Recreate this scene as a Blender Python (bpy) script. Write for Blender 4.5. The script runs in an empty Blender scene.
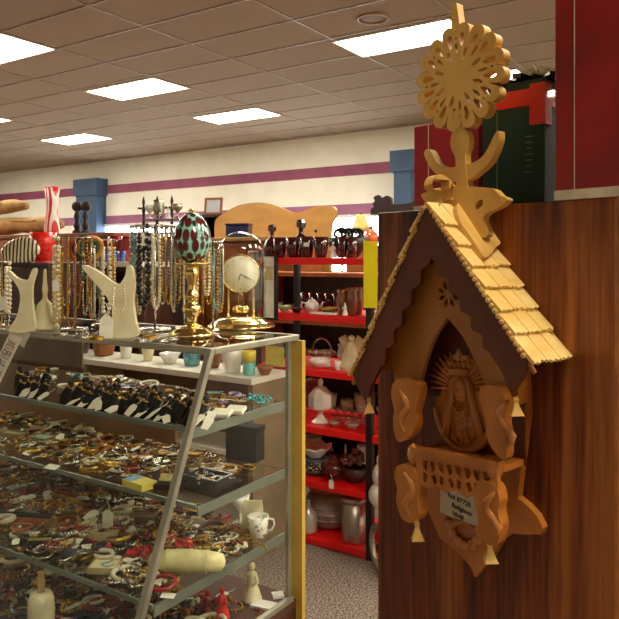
import bpy, math, random
from mathutils import Vector, Matrix, Euler
random.seed(7)
PI = math.pi
SC = bpy.context.scene
COL = SC.collection
F = 698.0; H = 1.42
YAW = math.atan2(0.5501, 0.8351)
# ------------------------------------------------------------------ camera
cam = bpy.data.cameras.new('camera'); camo = bpy.data.objects.new('camera', cam); COL.objects.link(camo)
cam.sensor_width = 36; cam.sensor_fit = 'HORIZONTAL'
cam.lens = 36 * F / 619; cam.shift_y = -51.5 / 619; cam.clip_start = 0.05
camo.location = (0, 0, H); camo.rotation_euler = (PI/2, 0, YAW)
SC.camera = camo
# ------------------------------------------------------------------ world and exposure
w = bpy.data.worlds.new('world'); SC.world = w; w.use_nodes = True
w.node_tree.nodes['Background'].inputs[0].default_value = (1, .9, .75, 1)
w.node_tree.nodes['Background'].inputs[1].default_value = .1
SC.view_settings.view_transform = 'Standard'; SC.view_settings.look = 'None'
SC.view_settings.exposure = 0.65; SC.view_settings.gamma = 1; SC.view_settings.use_curve_mapping = False
LIGHT_E = 20.0      # what the ceiling diffusers give off
LIGHT_C = (1.0, .92, .76)
LIGHTS = [(x, y) for x in (-13.7, -10.1, -6.5, -2.9, .75, 4.4) for y in (.4, 2.25, 4.1, 6.0, 7.93)
          if not (x in (-2.9,) and y < 3)]
LIGHTS = [l for l in LIGHTS if l not in ((-6.5, .4),)]

# ------------------------------------------------------------------ picture geometry -> world
FW = Vector((-.5501, .8351, 0)); RT = Vector((.8351, .5501, 0)); UP = Vector((0, 0, 1)); CAM = Vector((0, 0, H))
def ray(px, py): return FW + RT*((px-309.5)/F) + UP*((258-py)/F)
def W(px, py, d): return CAM + ray(px, py)*d
def WP(px, py, o, n):
    r = ray(px, py); o = Vector(o); n = Vector(n); return CAM + r*((o-CAM).dot(n)/r.dot(n))
def WY(px, py, y): return WP(px, py, (0, y, 0), (0, 1, 0))
def WX(px, py, x): return WP(px, py, (x, 0, 0), (1, 0, 0))
def WZ(px, py, z): return WP(px, py, (0, 0, z), (0, 0, 1))

# ------------------------------------------------------------------ materials
def lin(c):
    if isinstance(c, str):
        c = [int(c[i:i+2], 16)/255 for i in (0, 2, 4)]
    return tuple(((x/12.92) if x <= .04045 else ((x+.055)/1.055)**2.4) for x in c[:3])
MATS = {}
def newmat(name):
    m = bpy.data.materials.new(name); m.use_nodes = True; MATS[name] = m
    nt = m.node_tree; return m, nt, nt.nodes['Principled BSDF']
def mix_ramp(nt, fac, stops):
    r = nt.nodes.new('ShaderNodeValToRGB'); nt.links.new(fac, r.inputs[0])
    el = r.color_ramp.elements
    while len(el) < len(stops): el.new(.5)
    for e, (p, c) in zip(el, stops): e.position = p; e.color = (*lin(c), 1)
    return r.outputs[0]
def coords(nt, scale=(1, 1, 1), kind='Object'):
    t = nt.nodes.new('ShaderNodeTexCoord'); mp = nt.nodes.new('ShaderNodeMapping')
    nt.links.new(t.outputs[kind], mp.inputs[0]); mp.inputs['Scale'].default_value = scale
    return mp.outputs[0]
def noise(nt, vec, scale, detail=4, dist=0):
    n = nt.nodes.new('ShaderNodeTexNoise'); n.inputs['Scale'].default_value = scale
    n.inputs['Detail'].default_value = detail; n.inputs['Distortion'].default_value = dist
    nt.links.new(vec, n.inputs['Vector']); return n.outputs[0]
def bump(nt, p, h, s, d=.002):
    b = nt.nodes.new('ShaderNodeBump'); b.inputs['Strength'].default_value = s; b.inputs['Distance'].default_value = d
    nt.links.new(h, b.inputs['Height']); nt.links.new(b.outputs[0], p.inputs['Normal'])
def M(name, c, c2=None, rough=.5, metal=0, scale=30, bmp=0, stretch=(1, 1, 1), coat=0, spec=None):
    if name in MATS: return MATS[name]
    m, nt, p = newmat(name)
    c2 = c2 or tuple(x*.82 for x in ([int(c[i:i+2], 16)/255 for i in (0, 2, 4)] if isinstance(c, str) else c))
    nz = noise(nt, coords(nt, stretch), scale)
    nt.links.new(mix_ramp(nt, nz, [(.35, c2), (.65, c)]), p.inputs['Base Color'])
    p.inputs['Roughness'].default_value = rough; p.inputs['Metallic'].default_value = metal
    p.inputs['Coat Weight'].default_value = coat
    if spec is not None: p.inputs['Specular IOR Level'].default_value = spec
    if bmp: bump(nt, p, nz, bmp)
    return m
def wood(name, c1, c2, c3, rough=.35, rings=14, stretch=(1, 1, .06), fine=120, sp=.5):
    m, nt, p = newmat(name)
    v = coords(nt, stretch)
    n1 = noise(nt, v, rings, 3, 1.6); n2 = noise(nt, coords(nt, (stretch[0], stretch[1], stretch[2]*.5)), fine, 2)
    a = nt.nodes.new('ShaderNodeMath'); a.operation = 'MULTIPLY_ADD'; nt.links.new(n2, a.inputs[0]); a.inputs[1].default_value = .45
    nt.links.new(n1, a.inputs[2])
    nt.links.new(mix_ramp(nt, a.outputs[0], [(.52, c1), (.70, c2), (.92, c3)]), p.inputs['Base Color'])
    p.inputs['Roughness'].default_value = rough; p.inputs['Specular IOR Level'].default_value = sp
    bump(nt, p, n2, .15)
    return m
def thin_glass(name, tint, gloss=.9, rough=.01, f0=1.45):
    m, nt, p = newmat(name); nt.nodes.remove(p)
    tr = nt.nodes.new('ShaderNodeBsdfTransparent'); tr.inputs[0].default_value = (*tint, 1)
    gl = nt.nodes.new('ShaderNodeBsdfGlossy'); gl.inputs['Roughness'].default_value = rough
    gl.inputs[0].default_value = (gloss, gloss, gloss, 1)
    fr = nt.nodes.new('ShaderNodeFresnel'); fr.inputs[0].default_value = f0
    mx = nt.nodes.new('ShaderNodeMixShader')
    ge = nt.nodes.new('ShaderNodeNewGeometry'); k = nt.nodes.new('ShaderNodeMath'); k.operation = 'SUBTRACT'; k.inputs[0].default_value = 1
    nt.links.new(ge.outputs['Backfacing'], k.inputs[1]); k2 = nt.nodes.new('ShaderNodeMath'); k2.operation = 'MULTIPLY'
    nt.links.new(k.outputs[0], k2.inputs[0]); nt.links.new(fr.outputs[0], k2.inputs[1])      # reflect once per sheet, at its outer face
    nt.links.new(k2.outputs[0], mx.inputs[0]); nt.links.new(tr.outputs[0], mx.inputs[1]); nt.links.new(gl.outputs[0], mx.inputs[2])
    nt.links.new(mx.outputs[0], nt.nodes['Material Output'].inputs[0]); return m
def emis(name, c, s):
    m, nt, p = newmat(name); nt.nodes.remove(p)
    e = nt.nodes.new('ShaderNodeEmission'); e.inputs[0].default_value = (*c, 1); e.inputs[1].default_value = s
    nt.links.new(e.outputs[0], nt.nodes['Material Output'].inputs[0]); return m
def glassy(name, c, rough=.08):        # coloured, strongly tinted glass
    return M(name, c, rough=rough, coat=1, scale=8)

# ------------------------------------------------------------------ mesh builder
class MB:
    def __init__(s): s.v = []; s.f = []; s.sm = []
    def add(s, vs, fs, smooth=False, M4=None):
        o = len(s.v)
        s.v += [(M4 @ Vector(v)) if M4 else Vector(v) for v in vs]
        s.f += [[i+o for i in f] for f in fs]; s.sm += [smooth]*len(fs); return s
    def box(s, c, d, rot=None, M4=None, taper=1):
        x, y, z = [k/2 for k in d]; t = taper
        vs = [(-x, -y, -z), (x, -y, -z), (x, y, -z), (-x, y, -z), (-x*t, -y*t, z), (x*t, -y*t, z), (x*t, y*t, z), (-x*t, y*t, z)]
        R = Matrix.Translation(c) @ (Euler(rot).to_matrix().to_4x4() if rot else Matrix())
        if M4: R = M4 @ R
        return s.add(vs, [(0, 3, 2, 1), (4, 5, 6, 7), (0, 1, 5, 4), (1, 2, 6, 5), (2, 3, 7, 6), (3, 0, 4, 7)], False, R)
    def span(s, a, b): return s.box([(a[i]+b[i])/2 for i in range(3)], [abs(b[i]-a[i]) for i in range(3)])
    def lathe(s, prof, seg=20, c=(0, 0, 0), M4=None, sx=1, sy=1, smooth=True):
        vs = []; fs = []; n = len(prof)
        for r, z in prof:
            for k in range(seg):
                a = 2*PI*k/seg; vs.append((c[0]+r*sx*math.cos(a), c[1]+r*sy*math.sin(a), c[2]+z))
        for i in range(n-1):
            for k in range(seg):
                k2 = (k+1) % seg; fs.append((i*seg+k, i*seg+k2, (i+1)*seg+k2, (i+1)*seg+k))
        if prof[0][0] > 1e-5: fs.append(tuple(reversed(range(seg))))
        if prof[-1][0] > 1e-5: fs.append(tuple(range((n-1)*seg, n*seg)))
        return s.add(vs, fs, smooth, M4)
    def ball(s, c, r, seg=10, rings=6, M4=None):
        r = (r, r, r) if isinstance(r, (int, float)) else r
        pr = [(max(1e-6, math.sin(PI*i/rings)), -math.cos(PI*i/rings)) for i in range(rings+1)]
        R = Matrix.Translation(c) @ Matrix.Diagonal((*r, 1))
        if M4: R = M4 @ R
        return s.lathe(pr, seg, M4=R)
    def tube(s, pts, r, seg=6, closed=False, cap=True, M4=None):
        pts = [Vector(p) for p in pts]; n = len(pts); vs = []; fs = []
        rr = r if isinstance(r, (list, tuple)) else [r]*n
        up = None
        for i, p in enumerate(pts):
            if closed: t = pts[(i+1) % n]-pts[i-1]
            else: t = pts[min(i+1, n-1)]-pts[max(i-1, 0)]
            if t.length < 1e-9: t = Vector((0, 0, 1))
            t.normalize()
            if up is None: up = t.orthogonal().normalized()
            u = (up-t*up.dot(t))
            u = u.normalized() if u.length > 1e-6 else t.orthogonal().normalized()
            up = u; q = t.cross(u)
            for k in range(seg):
                a = 2*PI*k/seg; vs.append(p+(u*math.cos(a)+q*math.sin(a))*rr[i])
        m = n if closed else n-1
        for i in range(m):
            j = (i+1) % n
            for k in range(seg):
                k2 = (k+1) % seg; fs.append((i*seg+k, i*seg+k2, j*seg+k2, j*seg+k))
        if not closed and cap: fs += [tuple(reversed(range(seg))), tuple(range((n-1)*seg, n*seg))]
        return s.add(vs, fs, True, M4)
    def ring(s, c, R, r, n=20, seg=6, M4=None, axis='z', sx=1, sy=1):
        pts = []
        for k in range(n):
            a = 2*PI*k/n; x, y = R*sx*math.cos(a), R*sy*math.sin(a)
            pts.append(Vector(c)+Vector({'z': (x, y, 0), 'y': (x, 0, y), 'x': (0, x, y)}[axis]))
        return s.tube(pts, r, seg, True, M4=M4)
    def cut(s, outl, holes, th, M4):                # flat fretwork: outline with holes, extruded, smooth outlines stay crisp
        cu = bpy.data.curves.new('t', 'CURVE'); cu.dimensions = '2D'; cu.fill_mode = 'BOTH'; cu.extrude = th/2
        for P in [outl]+list(holes):
            sp = cu.splines.new('POLY'); sp.points.add(len(P)-1); sp.use_cyclic_u = True
            for q, p in zip(sp.points, P): q.co = (p[0], p[1], 0, 1)
        ob = bpy.data.objects.new('t', cu); COL.objects.link(ob)
        me = bpy.data.meshes.new_from_object(ob.evaluated_get(bpy.context.evaluated_depsgraph_get()))
        s.add([v.co.copy() for v in me.vertices], [list(p.vertices) for p in me.polygons], False, M4)
        bpy.data.objects.remove(ob); bpy.data.curves.remove(cu); bpy.data.meshes.remove(me)
        return s
    def shift(s, o): o = Vector(o); s.v = [v-o for v in s.v]; return s
def obj(name, mb, m, parent=None, label=None, loc=None, rot=None, bev=0):
    me = bpy.data.meshes.new(name); me.from_pydata([tuple(v) for v in mb.v], [], mb.f)
    me.polygons.foreach_set('use_smooth', mb.sm); me.validate(); me.update()
    if m: me.materials.append(m)
    o = bpy.data.objects.new(name, me); COL.objects.link(o)
    if parent: o.parent = parent
    if loc is not None: o.location = loc
    if rot is not None: o.rotation_euler = rot
    if label: o['label'] = label
    if bev:
        b = o.modifiers.new('bevel', 'BEVEL'); b.width = bev; b.segments = 2; b.limit_method = 'ANGLE'; b.angle_limit = .7
    return o
def tag(o, label, cat, group=None, kind=None):
    o['label'] = label; o['category'] = cat
    if group: o['group'] = group
    if kind: o['kind'] = kind
    return o
def thing(name, label, cat, loc=(0, 0, 0), rz=0, group=None):
    o = bpy.data.objects.new(name, None); COL.objects.link(o); o.location = loc
    o.rotation_euler = rz if isinstance(rz, (tuple, list)) else (0, 0, rz)
    o.empty_display_size = .05; return tag(o, label, cat, group)
def struct(name, mb, m, parent=None, bev=0):
    o = obj(name, mb, m, parent, bev=bev)
    if not parent: o['kind'] = 'structure'
    return o
def dup(root, loc, rot=None, scale=None, label=None, group=None, mat=None):
    r = root.copy(); COL.objects.link(r); r.location = loc
    if rot is not None: r.rotation_euler = rot if isinstance(rot, (tuple, list, Euler)) else (0, 0, rot)
    if scale is not None: r.scale = (scale,)*3 if isinstance(scale, (int, float)) else scale
    if label: r['label'] = label
    if group: r['group'] = group
    if mat and r.type == 'MESH': r.material_slots[0].link = 'OBJECT'; r.material_slots[0].material = mat
    for ch in list(root.children):
        c = ch.copy(); COL.objects.link(c); c.parent = r
        for g in list(ch.children):
            d = g.copy(); COL.objects.link(d); d.parent = c
    return r
def text(name, s, size, m, parent, M4, th=.0003, align='CENTER'):
    cu = bpy.data.curves.new(name, 'FONT'); cu.body = s; cu.size = size; cu.extrude = th; cu.align_x = align; cu.align_y = 'CENTER'
    ob = bpy.data.objects.new('t', cu); COL.objects.link(ob)
    me = bpy.data.meshes.new_from_object(ob.evaluated_get(bpy.context.evaluated_depsgraph_get()))
    bpy.data.objects.remove(ob); me.name = name; me.materials.clear(); me.materials.append(m); me.transform(M4)
    o = bpy.data.objects.new(name, me); COL.objects.link(o)
    if parent: o.parent = parent
    return o
def frame(o, x, y, z):                       # matrix with these axes and origin
    m = Matrix.Identity(4)
    for i, a in enumerate((x, y, z)): m.col[i].xyz = a
    m.col[3].xyz = o; return m

# ------------------------------------------------------------------ material palette
mGOLD = M('brass', 'E4C070', 'C08A28', .22, 1, 12)
mAGOLD = M('antique_gold', 'B58A3A', '6A4618', .35, 1, 60)
mSILV = M('silver', 'D8D4C4', 'A8A496', .25, 1, 40)
mALU = M('satin_aluminium', 'B4B2A0', '9C9A8A', .42, .75, 6)
mBLK = M('black_velvet', '17130F', '0C0908', .85, scale=50)
mBLKG = M('black_gloss', '120E0D', '080606', .2, scale=20)
mWHITE = M('white_card', 'F4F0DC', 'E6E0C8', .7, scale=30)
mCREAM = M('cream_resin', 'E9DFB8', 'D8CB9C', .5, scale=12)
mMILK = M('milk_glass', 'F5F2EA', 'E6E2D8', .18, coat=.6, scale=10)
mRED = M('red_enamel', 'E01010', 'C80C0C', .35, coat=.4, scale=6)
mDRED = glassy('ruby_glass', '4A0A10')
mAMB = glassy('amber_glass', '8A4A18')
mCOB = glassy('cobalt_glass', '14205A')
mBRN = M('dark_brown_wood', '4A2414', '301408', .4, scale=14, stretch=(1, 1, .15))
mMBRN = M('mid_brown_wood', '9A5A2C', '7C4420', .45, scale=14, stretch=(.2, 1, 1))
mYEL = M('yellow_paper', 'F4E414', 'EAD80C', .7, scale=5)
mPINK = M('ink', '2A2018', rough=.8)
mREDINK = M('red_ink', 'A02818', rough=.8)
mTURQ = M('turquoise_stone', '58C0C0', '2C8890', .25, scale=60)
mBLUE = glassy('blue_glass', '1840A0')
mSTRING = M('white_string', 'E8E4D4', rough=.9)
CLEAR = thin_glass('clear_glass', (.97, .985, .97))
SHELFGL = thin_glass('greenish_shelf_glass', (.93, .97, .94), f0=1.4)
CRYST = thin_glass('crystal_glass', (.9, .92, .9), f0=1.75, rough=.05)

# ================================================================== ROOM
X0, X1, Y0, Y1, ZC = -20.0, 6.2, -5.0, 10.07, 3.5
# carpet
m, nt, p = newmat('grey_brown_carpet')
nz = noise(nt, coords(nt), 130, 6); nt.links.new(mix_ramp(nt, nz, [(.38, '4E443E'), (.5, '8A7C70'), (.62, 'B4A698')]), p.inputs['Base Color'])
p.inputs['Roughness'].default_value = 1; p.inputs['Specular IOR Level'].default_value = .1; bump(nt, p, nz, .6, .004)
struct('floor', MB().span((X0, Y0, -.1), (X1, Y1, 0)), m)
# ceiling: 2x4 tiles in thin metal tees
m, nt, p = newmat('ceiling_tile')
tc = nt.nodes.new('ShaderNodeTexCoord'); mp = nt.nodes.new('ShaderNodeMapping'); nt.links.new(tc.outputs['Object'], mp.inputs[0])
nz = noise(nt, mp.outputs[0], 140, 5); nb = noise(nt, mp.outputs[0], .7, 2)
base = mix_ramp(nt, nz, [(.3, '8C7A68'), (.6, 'A08E7C')])
nt.links.new(base, p.inputs['Base Color']); p.inputs['Roughness'].default_value = .95; bump(nt, p, nz, .3)
p.inputs['Specular IOR Level'].default_value = .1
struct('ceiling', MB().span((X0, Y0, ZC), (X1, Y1, ZC+.1)), m)
g = MB(); mTEE = M('ceiling_tee_metal', 'A8967E', rough=.5)
x = -6.5-.61-1.22*11
while x < X1:
    if x > X0: g.box((x, (Y0+Y1)/2, ZC-.004), (.016, Y1-Y0, .008))
    x += 1.2192
y = 4.1-.305-.61*14
ylist = []
while y < Y1:
    if y > Y0: g.box(((X0+X1)/2, y, ZC-.004), (X1-X0, .016, .008))
    y += .61
struct('trim_1', g, mTEE)
mWALL = M('cream_wall_paint', 'F2F0E2', 'ECE9DA', .8, scale=3)
struct('wall_back', MB().span((X0, Y1, 0), (X1, Y1+.1, ZC)), mWALL)
struct('wall_left', MB().span((X0-.1, Y0, 0), (X0, Y1, ZC)), mWALL)
struct('wall_right', MB().span((X1, Y0, 0), (X1+.1, Y1, ZC)), mWALL)
struct('wall_front', MB().span((X0, Y0-.1, 0), (X1, Y0, ZC)), mWALL)
mSTR = M('plum_wall_stripe', '9C5470', '8E4A66', .7, scale=3)
mSTR2 = M('lilac_plum_stripe', 'A0688C', '945C80', .7, scale=3)
struct('trim_2', MB().span((X0, Y1-.012, 2.79), (X1, Y1, 2.97)), mSTR)
struct('trim_3', MB().span((X0, Y1-.012, 2.14), (X1, Y1, 2.315)), mSTR2)
struct('baseboard_back', MB().span((X0, Y1-.02, 0), (X1, Y1, .12)), mBRN)
# windows low in the back wall, bright with daylight
WINM = emis('daylight_window_pane', (.93, .97, 1), 7.0)
mWF = M('white_window_frame', 'F0EEE6', rough=.4)
def window(n, xa, xb, za, zb):
    fr = MB(); y = Y1-.03
    for a, b in (((xa-.05, za-.05), (xb+.05, za)), ((xa-.05, zb), (xb+.05, zb+.05)), ((xa-.05, za), (xa, zb)), ((xb, za), (xb+.05, zb))):
        fr.span((a[0], y-.03, a[1]), (b[0], Y1, b[1]))
    k = xa+1.2
    while k < xb-.3: fr.span((k-.02, y-.02, za), (k+.02, Y1, zb)); k += 1.2
    o = struct('window_%d' % n, fr, mWF)
    struct('pane', MB().span((xa, Y1-.022, za), (xb, Y1-.012, zb)), WINM, o)
window(1, WY(285, 0, Y1).x, WY(404, 0, Y1).x, .9, 2.09)
window(2, WY(106, 0, Y1).x, WY(190, 0, Y1).x, .9, 2.09)
# two boxed-in blue columns with capitals, standing at the back wall
mBLUEC = M('slate_blue_paint', '3C5878', '344E6C', .6, scale=3)
for px, x2, yt in ((73, 96.5, 180), (389.6, 413, 151)):
    yy = Y1-(.30 if px < 200 else .5)
    a = WY(px, 200, yy).x; b = WY(x2, 200, yy).x; zt = WY(px, yt, yy).z; zj = WY(px, yt+(17 if px < 200 else 22), yy).z
    s = MB().span((a+.05, yy+.04, 0), (b-.05, Y1, zj)); s.span((a, yy, zj+.02), (b, Y1, zt)); s.span((a+.03, yy+.03, zj), (b-.03, Y1, zj+.02))
    o = struct('column', s, mBLUEC); tag(o, ('square slate blue column on the wall at the left of the photo' if px < 200 else 'square slate blue column rising behind the red gift box'), 'column', kind='structure')
# ceiling lights
DIFF = emis('lit_diffuser', LIGHT_C, LIGHT_E); mLF = M('light_frame_white', 'E8E0CC', rough=.5)
proto = None
for i, (x, y) in enumerate(LIGHTS):
    if not proto:
        proto = thing('ceiling_light', 'fluorescent panel recessed in the tiled ceiling', 'ceiling light', (x, y, ZC-.001), 0, 'ceiling light panels')
        fr = MB()
        for c, d in (((0, .295, -.008), (1.2, .02, .014)), ((0, -.295, -.008), (1.2, .02, .014)), ((.59, 0, -.008), (.02, .57, .014)), ((-.59, 0, -.008), (.02, .57, .014))): fr.box(c, d)
        obj('frame', fr, mLF, proto); obj('diffuser', MB().box((0, 0, -.006), (1.16, .57, .008)), DIFF, proto)
        first = proto
    else: dup(proto, (x, y, ZC-.001))
LLAB = {(-6.5, 4.1): 'largest bright ceiling panel cut by the left edge', (-6.5, 6.0): 'bright ceiling panel above the red striped vase, second largest of the left ones',
        (-6.5, 7.93): 'bright ceiling panel nearest above the clock, close to the back wall', (-10.1, 7.93): 'smallest complete bright ceiling panel, left above the wall line',
        (-10.1, 6.0): 'thin sliver of ceiling panel at the left edge', (-2.9, 6.0): 'long bright ceiling panel beside the carved rosette',
        (-2.9, 7.93): 'ceiling panel half hidden behind the carved rosette', (-2.9, 4.1): 'corner of a ceiling panel at the very top of the photo'}
for o in bpy.data.objects:
    if o.get('category') == 'ceiling light':
        for k, v in LLAB.items():
            if abs(o.location.x-k[0]) < .01 and abs(o.location.y-k[1]) < .01: o['label'] = v
# round ceiling speaker
c = WZ(373, 18, ZC)
sp = thing('ceiling_speaker', 'round perforated speaker grille flush in the ceiling above the long light', 'speaker', (c.x, c.y, ZC))
obj('rim', MB().ring((0, 0, -.008), .13, .012, 32), M('speaker_rim', 'B49A80', rough=.5), sp)
obj('grille', MB().lathe([(.0001, -.004), (.06, -.008), (.125, -.003), (.125, 0)], 32), M('speaker_grille', '8E745C', '6A5442', .7, scale=200), sp)

# ================================================================== WOODEN CABINET WITH THE SHRINE (its own frame: x along the side panel, y into it)
TH = math.atan2(-.264, .965)
CO = Vector((-.515, .978, 0)); CE = Vector((math.cos(TH), math.sin(TH), 0)); CN = Vector((-math.sin(TH), math.cos(TH), 0))
def S(px, py, off=0):
    q = WP(px, py, CO-CN*off, CN)-CO; return (q.dot(CE), q.z)
mCAB = wood('walnut_veneer', '341408', '743414', 'A46028', .32, 11, (1, 1, .09), 170, .4)
CW = .378; CD = .62; CT = 1.491
cab = thing('wooden_cabinet', 'tall dark walnut cabinet whose side carries the carved wooden shrine', 'cabinet', CO, TH)
obj('side_panel', MB().span((0, 0, .06), (CW, .02, CT)), mCAB, cab, bev=.001)
obj('back_panel', MB().span((0, .02, .06), (.012, CD, CT-.02)), mCAB, cab)
obj('side_panel', MB().span((.012, CD-.02, .06), (CW, CD, CT-.02)), mCAB, cab)
obj('top_panel', MB().span((.012, .02, CT-.02), (CW, CD-.02, CT)), mCAB, cab)
obj('plinth', MB().span((.02, .02, 0), (CW-.01, CD-.03, .06)), mBRN, cab)
obj('edge_strip', MB().span((CW-.001, 0, .06), (CW+.003, .02, CT)), M('light_edge_banding', 'C07838', rough=.4), cab, 'light orange edge strip')
d = obj('door', MB().span((CW+.006, .004, .08), (CW+.024, CD-.02, CT-.012)), mCAB, cab, bev=.002)
obj('handle', MB().box((CW+.034, .06, 1.0), (.012, .012, .12)), mAGOLD, d)

# the shrine --------------------------------------------------------
def pin(name, base):  # an empty at 'base' (cabinet frame) with the cabinet's rotation
    return CO+CE*base[0]+CN*base[1]+UP*base[2]
SB = Vector((.165, 0, .975))
PHI = math.radians(4); XC = .168
def SU(px, py, off=0):      # where a sight line meets this depth, in the slightly crooked shrine's own upright frame
    x, z = S(px, py, off); dx = x-XC; dz = z-1.488; c, s = math.cos(PHI), math.sin(PHI)
    return (XC+dx*c+dz*s, -dx*s+dz*c+1.488)
sh = thing('carved_wooden_shrine', 'hand-carved pale wooden wall shrine with pierced rosette and shingled roof, on the cabinet side', 'shrine', pin('', SB), TH)
pv = Vector((XC, 0, 1.488)); RM = Matrix.Rotation(TH, 3, 'Z') @ Matrix.Rotation(-PHI, 3, 'Y')
sh.location = pin('', pv)-RM @ (pv-SB); sh.rotation_euler = RM.to_euler()
mPINE = M('pale_basswood', 'E2B662', 'CA9644', .45, scale=20, stretch=(1, 1, .25), bmp=.1, coat=.15)
mPINE2 = M('varnished_honey_wood', 'C87C30', 'A86020', .32, scale=22, stretch=(1, 1, .3), coat=.5)
mDKW = M('dark_reddish_brown_wood', '6E2E12', '56220C', .4, scale=18, stretch=(1, 1, .4))  # dark tone shared by the barge boards and the niche shade
mSHIN = M('pale_shingle_wood', 'F8D68A', 'E8BE68', .5, scale=30, stretch=(1, .3, 1), bmp=.1)
def plane(off): return Matrix.Translation((-SB.x, -off, -SB.z)) @ Matrix.Rotation(PI/2, 4, 'X')   # curve (x, z) on a plane this far from the panel
def tr(pts, off): return [SU(a, b, off) for a, b in pts]
def cat(pts, n=5, closed=True):      # smooth curve through traced points
    out = []; N = len(pts)
    for i in range(N if closed else N-1):
        p = [Vector(pts[(i+k) % N]) if closed else Vector(pts[max(0, min(N-1, i+k))]) for k in (-1, 0, 1, 2)]
        for j in range(n):
            t = j/n
            out.append(tuple(.5*((2*p[1])+(-p[0]+p[2])*t+(2*p[0]-5*p[1]+4*p[2]-p[3])*t*t+(-p[0]+3*p[1]-3*p[2]+p[3])*t**3)))
    if not closed: out.append(tuple(pts[-1]))
    return out
XC = .168; APZ = 1.488; EVX = .137; EVZ = 1.282      # apex, eaves
mGAB = M('amber_gable_wood', 'BC7C34', 'A4661F', .45, scale=20, stretch=(1, 1, .25), coat=.15)
# back board with flared feet and a pointed bottom
xr = .064
half = [(-.012, .985), (.018, 1.020), (.034, 1.045), (.05, 1.058), (.066, 1.060), (.092, 1.066), (.096, 1.074), (.088, 1.088), (.076, 1.098), (.062, 1.106), (.084, 1.215), (.086, 1.30), (0, 1.45)]
lefth = [(.020, 1.000), (.050, 1.018), (.069, 1.024), (.080, 1.045), (.096, 1.074), (.086, 1.092), (.070, 1.106), (.084, 1.215), (.086, 1.30)]
bb = [(XC+a, b) for a, b in half]+[(XC-a, b) for a, b in reversed(lefth)]
obj('back_board', MB().cut(bb, [], .012, plane(.006)), mPINE2, sh, bev=.001)
# carved ornament low on the back board
orn = MB()
oc = SU(466, 536, .014)
for k in range(7):
    a = PI*(k/6); r = .026
    orn.ball((oc[0]-SB.x+r*math.cos(a)*.9, -.016, oc[1]-SB.z+.012-r*math.sin(a)*.9), (.0075, .005, .0075))
for s_ in (-1, 1):
    pts = [(oc[0]-SB.x+s_*.006*t+s_*.012*math.sin(t), -.016, oc[1]-SB.z+.02-.006*t) for t in [i*.4 for i in range(12)]]
    orn.tube(pts, .0035, 6)
    orn.ring((oc[0]-SB.x+s_*.024, -.016, oc[1]-SB.z+.016), .009, .003, 14, 5, axis='y')
orn.box((oc[0]-SB.x, -.015, oc[1]-SB.z+.034), (.07, .006, .005))
obj('carved_ornament', orn, mPINE2, sh)
# dark sheet behind the arch: the niche's shade put in as colour
obj('niche_shade', MB().cut([(XC-.08, 1.15), (XC+.08, 1.15), (XC+.08, 1.30), (XC, 1.42), (XC-.08, 1.30)], [], .004, plane(.016)), mDKW, sh)
# the gable board with its pointed arch
AO = .052
arch_r = tr([(455, 321), (468, 335), (479, 356), (486, 378), (489, 400)], AO)
apx = (XC, arch_r[0][1])
archR = [(max(0.0, a-arch_r[0][0]), b) for a, b in arch_r]
# widen symmetric
archR = [(0, 1.340), (.024, 1.314), (.042, 1.28), (.054, 1.25), (.058, 1.228)]
archR = cat(archR, 4, False)
arch = [(XC+a, b) for a, b in archR]+[(XC-a, b) for a, b in reversed(archR[1:])]
out = []
sl = (APZ-EVZ)/EVX
def roofz(ax, drop): return APZ-drop-abs(ax)*sl
for k in range(0, 25):                        # scalloped lower right, smooth roof side
    pass
gb = [(XC, APZ-.03)]
gbr = [(0.0, APZ-.02), (.112, APZ-.02-.112*sl), (.116, 1.285), (.110, 1.275), (.102, 1.270), (.100, 1.248), (.095, 1.240), (.090, 1.248), (.086, 1.240), (.081, 1.248), (.077, 1.240), (.070, 1.248), (.062, 1.238)]
gout = [(XC+a, b) for a, b in gbr]+[(XC+a, b) for a, b in reversed(archR)]
gout += [(XC-a, b) for a, b in archR[1:]]+[(XC-a, b) for a, b in reversed(gbr[1:])]
fl = []
for k in range(8):
    a = PI/8+k*PI/4; cx, cz = XC+.004, SU(447, 294, AO)[1]
    fl.append([(cx+math.cos(a+o)*r, cz+math.sin(a+o)*r) for o, r in ((0, .005), (-.28, .013), (0, .019), (.28, .013))])
obj('gable_board', MB().cut(gout, fl, .008, plane(AO)), mGAB, sh, bev=.0006)
# scalloped moulding line around the gable
sc = MB()
for s_ in (-1, 1):
    for k in range(8):
        ax = .012+k*.0128; sc.lathe([(.0105, 0), (.0105, .004)], 14, M4=Matrix.Translation((XC+s_*ax-SB.x, -AO-.004, APZ-.065-ax*sl-SB.z)) @ Matrix.Rotation(PI/2, 4, 'X'), smooth=False)

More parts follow.
